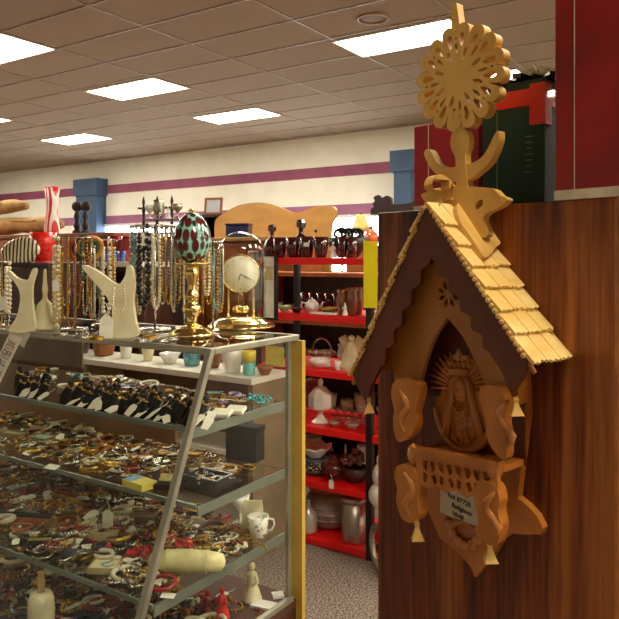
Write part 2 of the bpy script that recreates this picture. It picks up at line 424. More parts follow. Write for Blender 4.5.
# barge boards: dark, with saw-tooth outer edge and wavy inner edge
BO = .082
def barge(s_, LX):
    P = []
    n = 26
    L = Vector((LX, -LX*sl)); nrm = Vector((sl, 1)).normalized()
    for i in range(n):
        for fr_, h in ((0, .0), (.5, .0045)):
            q = L*((i+fr_)/n)+nrm*(h); P.append((q.x, q.y))
    e = L
    P += [(e.x, e.y), (e.x-.004, e.y-.012), (e.x-.020, e.y-.034), (e.x-.028, e.y-.026), (e.x-.034, e.y-.012)]
    inner = []
    for i in range(40):
        t = 1-i/39; q = L*(.04+.80*t)-nrm*(.036+.004*math.sin(i*1.1)); inner.append((max(q.x, 0), q.y))
    P += inner; P.append((0, -.075))
    return [(XC+s_*a, APZ+b) for a, b in P]
bm_ = MB().cut(barge(1, .133), [], .007, plane(BO))
obj('barge_board', bm_, mDKW, sh, 'dark saw-toothed gable board')
bm_ = MB().cut(barge(1, .153), [], .007, plane(BO)); mm_ = MB(); mx0 = XC-SB.x; mm_.add([(2*mx0-v.x, v.y, v.z) for v in bm_.v], [list(reversed(f)) for f in bm_.f])
obj('barge_board', mm_, mDKW, sh, 'dark saw-toothed gable board')
# roof slabs and rows of shingles
for s_ in (-1, 1):
    LX = .130 if s_ > 0 else .150; L = Vector((s_*LX, 0, -LX*sl)); ln = L.length; u = L.normalized(); nn = Vector((s_*sl, 0, 1)).normalized()
    o0 = Vector((XC, 0, APZ))-SB
    Mx = frame(o0, u, Vector((0, -1, 0)), nn if True else nn)
    obj('roof_slab', MB().add(*(lambda b: (b.v, b.f))(MB().span((0, 0, -.006), (ln, .078, 0))), M4=Mx), mPINE2, sh)
    rows = 7; st = ln/rows
    for r_ in range(rows):
        nsh = 3; xw = .0
        g = MB()
        for k in range(nsh):
            wd = .088/nsh; y0 = k*wd+(.0006); y1 = y0+wd-.0012
            x0 = r_*st-.004; x1 = (r_+1)*st+.006+random.uniform(-.001, .001)+(.006 if r_ == rows-1 else 0)
            J = 5; top = [(x0, y0), (x0, y1)]; edge = [(x1+random.uniform(-.002, .001)-(.0025 if j % 2 else 0), y1+(y0-y1)*j/J) for j in range(J+1)]
            pts = top+edge; N = len(pts)
            def lift(px_, up_): tt = (px_-x0)/(x1-x0); return (.0005+.0065*tt)+up_
            vs = [(a, b, lift(a, 0)-.001) for a, b in pts]+[(a, b, lift(a, .0035)) for a, b in pts]
            fs = [tuple(range(N)), tuple(reversed(range(N, 2*N)))]+[(i, (i+1) % N, (i+1) % N+N, i+N) for i in range(N)]
            g.add(vs, fs, False, Mx)
        obj('shingle_row', g, mSHIN, sh)
    # saw tooth edging in front of the shingles
    g = MB()
    for k in range(30):
        t = ln*(k+.5)/30; g.add(*(lambda b: (b.v, b.f))(MB().ball((t, .0885, .003), (.0034, .0026, .0034), 7, 5)), M4=Mx)
    obj('beaded_edging', g, mPINE, sh)
    g = MB(); g.tube([o0+L*.98+Vector((0, -.08, .0)), o0+L*1.07+Vector((0, -.08, -.002))], .003, 6)
    obj('eave_stick', g, mPINE2, sh)
# crest: bird-headed cross boards over the ridge
CR = .03
lowz = roofz(0, -.004)
crest = tr([(424, 196), (431, 192), (441, 188), (452, 186), (462, 187), (470, 187), (479, 187), (489, 188), (497, 190), (503, 196), (510, 199), (506, 205), (497, 210), (489, 214), (486, 219), (488, 226), (490, 236), (476, 238), (462, 230), (448, 222), (440, 214), (434, 208)], CR)
eye = [tr([(478, 205), (483, 200), (486, 201), (485, 206), (480, 210)], CR)]
obj('crest_board', MB().cut(cat(crest, 3), [cat(eye[0], 3)], .014, plane(CR)), mPINE, sh, 'pale crest board with bird heads', bev=.001)
g = MB()       # board along the ridge, curling over at the front
prof = [(0, APZ-.03), (0, APZ+.030), (.03, APZ+.036), (.055, APZ+.052), (.078, APZ+.060), (.096, APZ+.054), (.104, APZ+.040), (.098, APZ+.030), (.088, APZ+.034), (.080, APZ+.030), (.080, APZ+.010), (.088, APZ+.0), (.086, APZ-.012), (.078, APZ-.03)]
prof = [(a*.78, APZ+(b-APZ)*.72) for a, b in prof]
Mr = frame(Vector((XC, 0, 0))-SB, Vector((0, -1, 0)), Vector((0, 0, 1)), Vector((-1, 0, 0)))
g.cut(cat(prof, 3), [cat([(.038, APZ+.034), (.044, APZ+.036), (.044, APZ+.012), (.038, APZ+.014)], 2)], .014, Mr)
obj('crest_board', g, mPINE, sh, 'pale ridge board curling at the front', bev=.001)
# tail shape draped on the right slope
nn = Vector((sl, 0, 1)).normalized(); nW = CE*nn.x+UP*nn.z; oW = CO+CE*XC+UP*APZ+nW*.014
tl = [WP(a, b, oW, nW) for a, b in [(457, 205), (470, 203), (486, 215), (489, 225), (494, 232), (498, 245), (492, 252), (482, 262), (474, 250), (466, 236), (458, 222)]]
u = (CE*1-UP*sl).normalized(); v = -CN
tl2 = [((q-oW).dot(u), (q-oW).dot(v)) for q in tl]
tl2 = [(max(a, .001), b) for a, b in tl2]
g = MB().cut(cat(tl2, 3), [], .010, frame(Vector((XC, 0, APZ))-SB+nn*.010, Vector((1, 0, -sl)).normalized(), Vector((0, -1, 0)), nn))
obj('crest_tail', g, mPINE, sh, bev=.001)
# stalk, bead and crescent
SO = .018
cx = XC+.0125; cz = 1.66
g = MB(); zb = APZ-.01
def Z(py, px=462): return SU(px, py, SO)[1]
st = [(-.010, zb), (-.009, Z(178)), (-.008, Z(158)), (-.0125, Z(150)), (-.015, Z(142)), (-.0125, Z(134)), (-.009, Z(128)), (-.012, Z(112)), (.012, Z(112)), (.009, Z(128)), (.0125, Z(134)), (.015, Z(142)), (.0125, Z(150)), (.008, Z(158)), (.009, Z(178)), (.010, zb)]
g.cut(cat([(cx+a, b) for a, b in st], 4), [], .014, plane(SO))
obj('stalk', g, mPINE, sh, bev=.001)
cr = [(-.058, Z(142)), (-.050, Z(145)), (-.038, Z(160)), (-.018, Z(166)), (0, Z(165)), (.018, Z(166)), (.038, Z(160)), (.056, Z(143)), (.062, Z(141)), (.060, Z(152)), (.046, Z(168)), (.026, Z(177)), (.010, Z(182)), (-.010, Z(182)), (-.028, Z(176)), (-.048, Z(166)), (-.062, Z(148))]
obj('crescent', MB().cut(cat([(cx+a, b) for a, b in cr], 4), [], .014, plane(SO-.001)), mPINE, sh, bev=.001)
# pierced rosette with eight lobed petals and a spike on top
R0 = .0735
cz = 1.666; cxr = cx+.005
outl = []; N = 320
for i in range(N):
    a = 2*PI*i/N
    k = (a/(PI/4)+.5) % 1-.5                     # -.5 .. .5 within a petal
    e = min(1, (.5-abs(k))/.07)
    r = R0*(.70+.12*e**.5+.18*abs(math.sin(2*PI*k))**.5)
    outl.append((cxr+r*math.cos(a+PI/2), cz+r*math.sin(a+PI/2)))
holes = []
def hole(a, r, la, lr, tilt=0):
    P = []
    for j in range(14):
        t = 2*PI*j/14; x = lr*math.cos(t); y = la*math.sin(t)*(1+.4*math.cos(t))
        x2 = x*math.cos(tilt)-y*math.sin(tilt); y2 = x*math.sin(tilt)+y*math.cos(tilt)
        X = r+x2; P.append((cxr+X*math.cos(a)-y2*math.sin(a), cz+X*math.sin(a)+y2*math.cos(a)))
    holes.append(P)
for k in range(8):
    a = PI/2+k*PI/4
    hole(a+PI/8, R0*.45, .0032, .0085)                       # slit between two petals
    hole(a-.19, R0*.70, .0040, .0100, .10); hole(a+.19, R0*.70, .0040, .0100, -.10)
    hole(a, R0*.54, .0020, .0080); hole(a, R0*.74, .0014, .0022)
obj('rosette', MB().cut(outl, holes, .016, plane(SO)), mPINE, sh, 'pierced snowflake rosette', bev=.0008)
g = MB(); g.cut([(cxr-.0075, cz+R0*.90), (cxr+.0075, cz+R0*.90), (cxr+.004, cz+R0*1.40), (cxr-.001, cz+R0*1.44), (cxr-.0045, cz+R0*1.38)], [], .014, plane(SO))
obj('spike', g, mPINE, sh, bev=.001)
# balcony: ledge, pierced railing
RO = .074
zr = 1.1625; zl = 1.116; RC = XC+.014
hw = .064
obj('ledge', MB().span((RC-hw-SB.x, -RO, zr-.012-SB.z), (RC+hw-SB.x, -.012, zr-.004-SB.z)), mPINE2, sh)
holes = []; rail = [(RC-hw, zr)]
cells = 4; cwid = 2*hw*.86/cells
for k in range(cells):
    c0 = RC-hw*.86+cwid*(k+.5)
    for s_ in (-1, 1):
        P = [(c0+s_*.0012, zr-.011), (c0+s_*(cwid/2-.0010), zr-.010), (c0+s_*(cwid/2-.0022), zr-.019), (c0+s_*.005, zr-.025)]
        holes.append(P)
        holes.append([(c0+s_*.0022, zr-.030), (c0+s_*(cwid/2-.003), zr-.026), (c0+s_*(cwid/2-.0022), zr-.038), (c0+s_*.007, zr-.040)])
bot = []
for i in range(41):
    t = i/40; bot.append((RC+hw-2*hw*t, zl+.006*abs(math.cos(PI*4*t))-.002))
rail = [(RC-hw, zr), (RC+hw, zr)]+bot
obj('railing', MB().cut(rail, holes, .007, plane(RO)), mPINE2, sh, 'pierced balcony railing', bev=.0005)  # orange-brown tone carries the railing's shade in its colour
g = MB(); g.box((RC-SB.x, -RO+.001, zr-SB.z+.001), (2*hw+.01, .013, .007)); obj('rail_cap', g, mPINE2, sh)
# side brackets: ear-shaped carved pieces above and below, with little tassels
def bracket(s_):
    o1 = .022 if s_ > 0 else 0; o2 = .004 if s_ > 0 else 0
    up_ = [(.036, 1.245), (.042, 1.256), (.070, 1.258), (.084, 1.250), (.088, 1.232), (.084, 1.214), (.087, 1.200), (.084, 1.176), (.076, 1.171), (.064, 1.176), (.052, 1.186), (.046, 1.200), (.046, 1.215), (.040, 1.230)]
    lo = [(.046, 1.134), (.056, 1.141), (.078, 1.138), (.085, 1.122), (.081, 1.106), (.084, 1.090), (.078, 1.070), (.068, 1.064), (.054, 1.066), (.044, 1.078), (.046, 1.096), (.042, 1.118)]
    up_ = [(a*(.70 if s_ > 0 else 1)+o1+(.012 if s_ > 0 else 0), b) for a, b in up_]; lo = [(a*(.85 if s_ > 0 else 1)+o2+.004, b) for a, b in lo]
    g = MB(); g.cut(cat([(XC+s_*a, b) for a, b in up_], 4), [], .016, plane(RO-.004))
    b1 = obj('side_bracket', g, mPINE2, sh, 'carved ear-shaped side piece', bev=.004)
    g = MB(); g.cut(cat([(XC+s_*a, b) for a, b in lo], 4), [], .018, plane(RO-.004))
    b2 = obj('side_bracket', g, mPINE2, sh, 'carved ear-shaped side piece', bev=.004)
    for (cx_, cz_) in ((.066+o1*1.3, 1.214), (.064+o2, 1.102)):
        g = MB()      # leaf carving in relief
        g.tube([(XC+s_*(cx_+.008*math.sin(j*.9))-SB.x, -RO-.004, cz_+(j-4)*.007-SB.z) for j in range(9)], [.002, .004, .006, .0045, .006, .0045, .006, .004, .002], 7)
        obj('relief_carving', g, mPINE2, sh)
    g = MB(); g.ball((XC+s_*(.062+o2)+.004-SB.x, -RO+.004, 1.155-SB.z), (.010, .010, .015)); obj('bead', g, mPINE2, sh)
    g = MB().lathe([(.004, .026), (.005, .020), (.0035, .017), (.0075, .008), (.012, 0), (.0001, 0)], 4, (XC+s_*(.060+o2*.0)-SB.x+(-.004 if s_ > 0 else 0), -RO+.004, 1.040-SB.z), smooth=False)
    obj('tassel', g, mPINE, sh)
    g = MB().lathe([(.003, .022), (.0045, .018), (.003, .015), (.006, .008), (.0105, 0), (.0001, 0)], 4, (XC+(.112 if s_ > 0 else -.130)-SB.x, -BO+.002, (1.226 if s_ > 0 else 1.206)-SB.z), smooth=False)
    obj('tassel', g, mPINE, sh)
    g = MB(); g.tube([(XC+s_*.060-SB.x, -.012, 1.155-SB.z), (XC+s_*.062-SB.x, -RO+.01, 1.155-SB.z)], .005); obj('stay', g, mPINE2, sh)
    # shed wall from back board to gable
    obj('cheek_panel', MB().span((XC+s_*.080-SB.x, -.05, 1.23-SB.z), (XC+s_*.086-SB.x, -.012, 1.30-SB.z)), mPINE2, sh)
for s_ in (-1, 1): bracket(s_)
# medallion with rays, crowned veiled figure in relief
g = MB(); MO = .026; mx, mz = XC-.003, 1.226
def q3(dx, dz, dy=0): return (mx+dx-SB.x, -MO-dy, mz+dz-SB.z)
oval = [(mx+.047*math.cos(a)*(1 if True else 1), mz-.012+.056*math.sin(a)) for a in [PI+i*PI/24 for i in range(25)]]
oval += [(mx+.046, mz+.002), (mx+.034, mz+.006), (mx+.026, mz+.050), (mx+.012, mz+.062), (mx-.012, mz+.062), (mx-.026, mz+.050), (mx-.036, mz+.006), (mx-.046, mz+.002)]
med = obj('medallion', MB().cut(oval, [], .012, plane(MO-.002)), mPINE2, sh, 'carved medallion of a crowned veiled figure', bev=.001)
g = MB()
g.tube([q3(.044*math.cos(a), -.012+.053*math.sin(a), .006) for a in [PI+i*PI/20 for i in range(21)]], .004, 6)
obj('rim', g, mPINE2, med)
g = MB()
for s_ in (-1, 1):
    for k in range(8):
        a = (1.25-k*.20)*1.0; ca, sa = math.cos(a), math.sin(a)
        g.tube([q3(s_*.022*ca, .020+.020*sa, .004), q3(s_*.053*ca, .022+.046*sa, .004)], [.0034, .0018], 5)
obj('rays', g, mPINE2, med)
g = MB()
g.ball(q3(0, .016, .006), (.011, .008, .016)); g.ball(q3(0, .014, .0135), (.0022, .003, .004))     # face, nose
for s_ in (-1, 1): g.ball(q3(s_*.004, .019, .012), (.0022, .0014, .0014))
g.ball(q3(0, .007, .0125), (.0035, .0016, .0012))
obj('face', g, M('carved_face_wood', 'C88440', 'B87030', .4, scale=20, coat=.3), med)
g = MB()
for s_ in (-1, 1):
    g.tube([q3(s_*.004, .036, .005), q3(s_*.014, .026, .006), q3(s_*.016, .004, .006), q3(s_*.022, -.02, .006), q3(s_*.030, -.05, .005)], [.005, .006, .006, .007, .008], 6)
    g.tube([q3(s_*.010, -.006, .008), q3(s_*.006, -.03, .008), q3(s_*.010, -.055, .007)], .0035, 6)
for k in range(4): g.tube([q3(-.014+k*.001, -.008-k*.008, .009), q3(0, -.014-k*.008, .011), q3(.014-k*.001, -.008-k*.008, .009)], .002, 5)
g.ball(q3(0, -.030, .003), (.024, .008, .030))
obj('veil', g, mPINE2, med)
g = MB()
g.box(q3(0, .040, .006), (.034, .010, .008))
for k in range(5): g.ball(q3(-.016+k*.008, .050, .006), (.0042, .004, .0055))
g.box(q3(0, .062, .005), (.003, .004, .016)); g.box(q3(0, .064, .005), (.010, .004, .003))
obj('crown', g, mPINE2, med)
# paper price tag tucked under the railing
ta = S(440, 484, .05); tb = (S(487, 522, .05)[0], S(440, 513, .05)[1])
ptag = thing('paper_price_tag', 'handwritten white paper price label under the balcony of the shrine', 'price tag', pin('', (ta[0], -.05, tb[1]+.001)), (0, .03, TH))
wT = tb[0]-ta[0]; hT = ta[1]-tb[1]
obj('card', MB().box((wT/2, 0, hT/2), (wT, .0008, hT)), M('aged_card', 'CFC4AC', 'C0B49A', .7, scale=20), ptag)
fr = lambda x, z: frame(Vector((x, -.0012, z)), Vector((1, 0, -.10)), Vector((0.1, 0, 1)), Vector((0, -1, 0)))
text('writing', 'NA 07725', .0088, mPINK, ptag, fr(wT*.42, hT*.66)); text('writing', 'Religious', .0088, mPINK, ptag, fr(wT*.48, hT*.38)); text('writing', '18.00', .0085, mPINK, ptag, fr(wT*.40, hT*.12))

# boxes on top of the cabinet --------------------------------------
def cabbox(name, label, px0, px1, yoff, depth, ztop_px, matn):
    a = S(px0, 207, -yoff)[0]; b = S(px1, 200, -yoff)[0]; zt = S((px0+px1)/2, ztop_px, -yoff)[1]
    t = thing(name, label, 'box', CO+CE*a+CN*yoff+UP*CT, TH); return t, b-a, depth, zt-CT
mRB = M('red_printed_card', 'A81420', '94101A', .4, scale=7); mRB2 = M('mottled_red_card', 'A01814', '781010', .4, scale=9); mGB = M('dark_green_card', '0A3A2C', '083024', .6, scale=3)
mCW = M('box_white_edge', 'D8CCB0', rough=.6)
def line(parent, x, z0, z1, y=-.0008, w=.0012, m=mCW): obj('printed_line', MB().box((x, y, (z0+z1)/2), (w, .0006, z1-z0)), m, parent)
t, bw, bd, bh = cabbox('gift_box', 'plain red cardboard box with white bottom border behind the carved crescent', 414, 481, .06, .1, 121, None)
bw *= .97
b = obj('carton', MB().span((0, 0, 0), (bw, .07, bh)), mRB, t, bev=.001)
obj('border', MB().span((-.0006, -.0008, 0), (bw, 0, .012)), mCW, t, 'white border'); line(t, .030, .012, bh)
obj('logo', MB().lathe([(.0001, .0006), (.012, .0006), (.012, 0)], 24, M4=Matrix.Translation((bw*.76, 0, bh*.74)) @ Matrix.Rotation(.25, 4, 'Y') @ Matrix.Rotation(PI/2, 4, 'X'), sy=.45), mCW, t, 'white printed oval')
t, bw, bd, bh = cabbox('gift_box', 'tall dark green box with red top band behind the carved rosette', 483, 527, .035, .16, 92, None)
bh += .012
t.rotation_euler[2] = TH+.12
obj('carton', MB().span((0, 0, 0), (bw+.02, .14, bh)), mGB, t, bev=.001)
obj('band', MB().span((-.0008, -.001, bh-.035), (bw+.0215, .141, bh-.012)), mRED, t, 'red printed band')
obj('band', MB().span((bw+.0, -.0016, bh-.062), (bw+.022, .02, bh-.006)), mRED, t, 'red seal label')
f = MB()
for k in range(9):
    f.box(((k+.5)*(bw+.02)/9, .03+.01*(k % 3), bh+.004), (.016, .08, .006), (random.uniform(-.15, .15), random.uniform(-.2, .2), k))
obj('flap', f, mBLKG, t, 'dark torn flap'); f = MB()
for k in range(5): f.box((bw*.75+k*.005, .04, bh+.008+.002*k), (.03, .04, .002), (random.uniform(-1, 1), random.uniform(-1, 1), k))
obj('tape', f, thin_glass('clear_tape', (.9, .9, .8), f0=1.9), t, 'loose clear tape')
for k in range(7): obj('printed_line', MB().box((bw*.98, -.001, bh*.55-k*.008), (.012-.002*(k % 3), .0006, .0016)), M('grey_print', '6A7A70'), t)
line(t, .022, .0, bh-.03, m=M('dull_gold_print', '8A8A50')); 
t, bw, bd, bh = cabbox('gift_box', 'large mottled red box with white bottom edge at the right edge of the photo', 556, 640, .0, .2, -40, None)
t.location = t.location+CN*(-.01)+CE*.004
obj('carton', MB().span((0, 0, 0), (.16, .22, .34)), mRB2, t, bev=.0015)
obj('border', MB().span((-.0006, -.0008, 0), (.161, 0, .012)), mCW, t, 'pale bottom border'); line(t, .026, .012, .34, w=.0009)
text('writing', '510.', .012, mCW, t, frame(Vector((.034, -.0012, .268)), Vector((0, 0, 1)), Vector((-1, 0, 0)), Vector((0, -1, 0))))

# ================================================================== DISPLAY CASE
XR = -1.37; XL = -3.35; YB = 2.01; YF = 1.555; ZT = 1.15; ZB = .24
def yfront(z): return YF-(ZT-z)*.2815/.68
case = thing('display_case', 'long glass jewellery showcase with slanted front and aluminium frame', 'display case', (XR, YB, 0), 0)
CB = Vector((XR, YB, 0))
def cpart(name, mb, m, label=None, bev=0): return obj(name, mb.shift(CB), m, case, label, bev=bev)
mPOST = M('yellowed_post_edge', 'C8A848', 'B89438', .5, scale=6)
cpart('base_cabinet', MB().span((XL, yfront(ZB)+.02, .0), (XR-.0, YB, ZB-.03)), mBRN)
cpart('deck', MB().span((XL, yfront(ZB), ZB-.03), (XR, YB, ZB)), M('case_floor_board', '5A3222', '42241A', .6, scale=10), bev=.002)
tk = .018
cpart('frame_rail', MB().span((XL, YF-.006, ZT-.016), (XR+.004, YF+.014, ZT+.004)), mALU, bev=.003)
cpart('frame_rail', MB().span((XR-.014, YF+.014, ZT-.016), (XR+.004, YB, ZT+.004)), mALU, bev=.003)
cpart('frame_rail', MB().span((XL, YB-.02, ZT-.016), (XR-.014, YB, ZT+.004)), mALU)
def slant(x, w, name, m):
    g = MB(); a = Vector((x, YF+.002, ZT-.01)); b = Vector((x, yfront(ZB)+.008, ZB))
    d = (b-a); ln = d.length; d.normalize(); X = Vector((1, 0, 0)); Y = d.cross(X)
    g.box((0, 0, ln/2), (w, .02, ln), M4=frame(a, X, Y, d)); return cpart(name, g, m, bev=.004)
slant(XR-.007, .022, 'corner_post', mALU); slant(XL+.01, .022, 'corner_post', mALU)
cpart('back_post', MB().span((XR-.018, YB-.016, .0), (XR+.026, YB+.004, ZT-.016)), mPOST, 'yellowish wooden back post')
cpart('shelf_standard', MB().span((XR-.02, YB-.05, ZB), (XR-.008, YB-.030, ZT-.016)), mALU)
for k in range(26):
    if k < 26: pass
cpart('back_post', MB().span((XL, YB-.035, ZB), (XL+.03, YB, ZT-.016)), mPOST)
cpart('frame_rail', MB().span((XR-.014, yfront(ZB), ZB), (XR+.004, YB-.035, ZB+.016)), mALU)
cpart('frame_rail', MB().span((XL, yfront(ZB)-.006, ZB), (XR-.014, yfront(ZB)+.014, ZB+.016)), mALU)
# panes
cpart('top_pane', MB().span((XL+.01, YF+.014, ZT-.002), (XR-.014, YB-.02, ZT+.003)), CLEAR)
g = MB(); vs = [(XL+.02, YF, ZT-.014), (XR-.018, YF, ZT-.014), (XR-.018, yfront(ZB)+.003, ZB+.014), (XL+.02, yfront(ZB)+.003, ZB+.014)]
vs += [(a, b+.005, c) for a, b, c in vs]
g.add(vs, [(0, 1, 2, 3), (7, 6, 5, 4), (0, 4, 5, 1), (1, 5, 6, 2), (2, 6, 7, 3), (3, 7, 4, 0)]); cpart('front_pane', g, CLEAR, 'slanted glass front')
g = MB(); x = XR-.004; vs = [(x, YF+.012, ZT-.016), (x, YB-.035, ZT-.016), (x, YB-.035, ZB+.014), (x, yfront(ZB)+.012, ZB+.014)]; vs += [(a-.005, b, c) for a, b, c in vs]
g.add(vs, [(0, 1, 2, 3), (7, 6, 5, 4), (0, 4, 5, 1), (1, 5, 6, 2), (2, 6, 7, 3), (3, 7, 4, 0)]); cpart('end_pane', g, CLEAR, 'glass end panel')
SH = [(.93, 1.485), (.697, 1.52), (.479, 1.347)]
mSE = M('shelf_edge_metal', '8C9488', '747C70', .4, .5, 5)
for z, yf in SH:
    cpart('glass_shelf', MB().span((XL+.02, yf, z-.006), (XR-.024, YB-.055, z)), SHELFGL, 'glass shelf')
    cpart('shelf_edge', MB().span((XL+.02, yf-.006, z-.012), (XR-.024, yf+.001, z+.002)), mSE, 'metal shelf edging')
    cpart('shelf_bracket', MB().span((XR-.026, yf, z-.032), (XR-.020, YB-.055, z-.003)), mSE, 'metal end bracket')
# mirror-brown sliding back door behind the left part, half open
cpart('sliding_door', MB().span((XL+.03, YB-.028, ZB+.01), (-1.93, YB-.020, .92)), M('pinkish_brown_laminate', 'A87858', '94684C', .3, scale=4, coat=.1), 'pinkish brown sliding back door')
cpart('sliding_door', MB().span((XL+.03, YB-.016, .94), (-2.5, YB-.008, ZT-.03)), M('dull_brown_laminate', '7C6850', '6C5A44', .3, scale=4))
# paper sale sign taped to the front edge
sg = WY(19, 343, YF-.012)
sign = thing('paper_sale_sign', 'long white paper sale sign taped to the showcase front at the left edge', 'sign', (sg.x, YF-.010, ZT), 0)
sd = Vector((-.32, -(.2815/.68)*.8, -1)).normalized(); sx_ = Vector((1, .0, -.30)).normalized(); sn = sx_.cross(-sd).normalized()*1
g = MB(); g.box((0, -.155, 0), (.072, .26, .0008), M4=frame(Vector((0, -.002, .012)), sx_, -sd, sn)); obj('paper', g, mWHITE, sign)
g = MB(); g.box((.012, 0.0, 0), (.085, .055, .0008), M4=frame(Vector((0, -.0045, -.012)), sx_, -sd, sn)); obj('tape', g, M('masking_tape', 'DCD8C0', rough=.4), sign)
for i, (s_, mm, sz) in enumerate((('20%', mREDINK, .030), ('OFF', mPINK, .030), ('ALL', mPINK, .028), ('SALE', mPINK, .024))):
    text('writing', s_, sz, mm, sign, frame(Vector((0, -.003, .012)), sx_, -sd, sn) @ Matrix.Translation((0, -.062-.036*i, .0015)))
for k in (0, 1): obj('underline', MB().box((0, -.078-.036*k, .0015), (.05, .0015, .0006), M4=frame(Vector((0, -.003, .012)), sx_, -sd, sn)), mREDINK if k == 0 else mPINK, sign)
#PART2
# ================================================================== RED METAL SHELVING
YS = 2.885; YSB = 3.28; XSL = -2.22; XSR = -1.585
SHZ = [1.421, 1.141, .869, .587, .318, .04]
rs = thing('red_shelving_unit', 'metal shelving with bright red shelf fronts and black posts, between showcase and cabinet', 'shelving', (XSL, YSB, 0))
def rp(name, mb, m, label=None, bev=0): return obj(name, mb.shift((XSL, YSB, 0)), m, rs, label, bev=bev)
mREDS = M('red_shelf_enamel', 'F01414', 'E01010', .4, scale=6); mPBLK = M('black_post_steel', '201A18', '181412', .4, scale=8)
for z in SHZ:
    rp('shelf', MB().span((XSL, YS, z-.034), (XSR, YSB, z)), mREDS, 'red shelf', bev=.003)
for x in (XSL, XSR):
    for y in (YS+.0, YSB-.03):
        rp('post', MB().span((x-.03 if x == XSL else x+.001, y, 0), (x-.001 if x == XSL else x+.032, y+.03, 1.47 if y == YS and x != XSL else 1.46)), mPBLK, 'black post')
# next bay to the right
rs2 = thing('red_shelving_unit', 'next bay of red shelving, mostly hidden behind the wooden cabinet', 'shelving', (XSR+.035, YSB, 0))
for z in SHZ: obj('shelf', MB().span((0, YS-YSB, z-.034), (.5, 0, z)), mREDS, rs2, 'red shelf')
for y in (0, YS-YSB+.03): obj('post', MB().span((.5, y-.03, 0), (.53, y, 1.46)), mPBLK, rs2, 'black post')
# yellow paper clipped to the post
c = WY(369.5, 308, YS-.012)
yp = obj('yellow_paper', MB().add([(-.034, 0, 0), (.034, 0, 0), (.036, -.002, .15), (.034, -.0, .31), (-.034, 0, .315), (-.033, -.002, .15)]+[(-.034, .002, 0), (.034, .002, 0), (.036, 0, .15), (.034, .002, .31), (-.034, .002, .315), (-.033, 0, .15)],
     [(0, 1, 2, 5), (5, 2, 3, 4), (7, 6, 11, 8), (8, 11, 10, 9), (0, 6, 7, 1), (1, 7, 8, 2), (2, 8, 9, 3), (3, 9, 10, 4), (4, 10, 11, 5), (5, 11, 6, 0)]), mYEL, loc=(c.x, YS-.004, c.z-.0), rot=(0, 0, .15))
tag(yp, 'bright yellow paper strip hanging on the black shelf post', 'paper')

# ------------------------------------------------------------------ turned and other small wares (profiles in units of their own height)
PR = {
 'tumbler': [(.30, 0), (.36, .1), (.42, .5), (.44, 1), (.41, 1), (.38, .5), (.32, .08), (.0001, .06)],
 'vase': [(.16, 0), (.2, .05), (.3, .4), (.33, .6), (.26, .85), (.31, 1), (.28, 1), (.2, .8), (.2, .2), (.0001, .1)],
 'cup': [(.3, 0), (.33, .05), (.40, .5), (.46, 1), (.43, 1), (.37, .5), (.0001, .1)],
 'bowl': [(.55, 0), (.6, .06), (.95, .55), (1.25, 1), (1.18, 1), (.85, .5), (.0001, .15)],
 'plate': [(.8, 0), (.9, .1), (1.6, .8), (2.1, 1), (2.05, .8), (.0001, .3)],
 'goblet': [(.30, 0), (.28, .05), (.07, .12), (.06, .4), (.15, .48), (.34, .7), (.40, 1), (.37, 1), (.28, .7), (.0001, .52)],
 'decanter': [(.20, 0), (.24, .05), (.25, .35), (.20, .5), (.07, .62), (.06, .76), (.11, .78)],
 'canister': [(.33, 0), (.34, .02), (.34, .86)],
 'jar': [(.38, 0), (.46, .04), (.52, .3), (.55, .6), (.46, .76), (.38, .80)],
 'bell': [(.32, 0), (.33, .03), (.27, .12), (.20, .3), (.16, .42), (.06, .5), (.05, .58), (.07, .66), (.045, .8), (.04, .96), (.02, 1)],
 'egg': [(.0001, 0), (.18, .04), (.30, .16), (.37, .36), (.36, .55), (.28, .78), (.16, .93), (.0001, 1)],
}
def lathed(name, label, cat, prof, h, loc, m, seg=18, group=None, wide=1, rz=0):
    o = obj(name, MB().lathe([(r*h*wide, z*h) for r, z in PR[prof]], seg), m, loc=loc); o.rotation_euler[2] = rz
    return tag(o, label, cat, group)
def onshelf(px, k, y=None):
    y = (YS+.08) if y is None else y
    q = WY(px, 300, y); return (q.x, q.y, SHZ[k]+.001)
def sz(px, y, n): return n*WY(px, 258, y).dot(FW)/F      # pixels -> metres at that spot
pdh = (WY(300, 258, YS+.1)).dot(FW)/F
# top shelf: ruby glass
def decanter(px, label, h, m, stop):
    x, y, z = onshelf(px, 0, YS+.12)
    t = thing('decanter', label, 'decanter', (x, y, z))
    obj('bottle', MB().lathe([(r*h, q*h) for r, q in PR['decanter']], 18), m, t)
    g = MB(); g.lathe([(.04*h, .78*h), (.12*h, .80*h), (.13*h, .92*h), (.10*h, 1.0*h), (.0001, 1.02*h)] if stop else [(.05*h, .78*h), (.13*h, .82*h), (.14*h, .86*h), (.0001, .92*h)], 8, smooth=False); obj('stopper', g, m, t)
decanter(272, 'dark decanter with faceted stopper right beside the clock dome', 34*pdh, mDRED, True)
decanter(301, 'dark decanter with tall square stopper standing among the ruby tumblers', 38*pdh, M('near_black_glass', '281018', '180A10', .1, coat=1), True)
for i, (px, hh) in enumerate(((280, 20), (293.5, 20), (307, 20.5), (321, 20))):
    lathed('tumbler', 'squat ruby glass tumbler, %s on the top red shelf' % ('first on the left', 'second from the left', 'third from the left', 'right end')[i], 'tumbler', 'tumbler', hh*pdh, onshelf(px, 0, YS+.05), mDRED, 14, wide=.80)
for i, (px, hh) in enumerate(((343, 19), (352, 18))):
    lathed('tumbler', ('small dark red glass just right of the white figurine' if i == 0 else 'small dark red glass beside the yellow paper'), 'tumbler', 'tumbler', hh*pdh, onshelf(px, 0, YS+.05), mDRED, 14, wide=.6)
x, y, z = onshelf(306, 0, YS+.012)
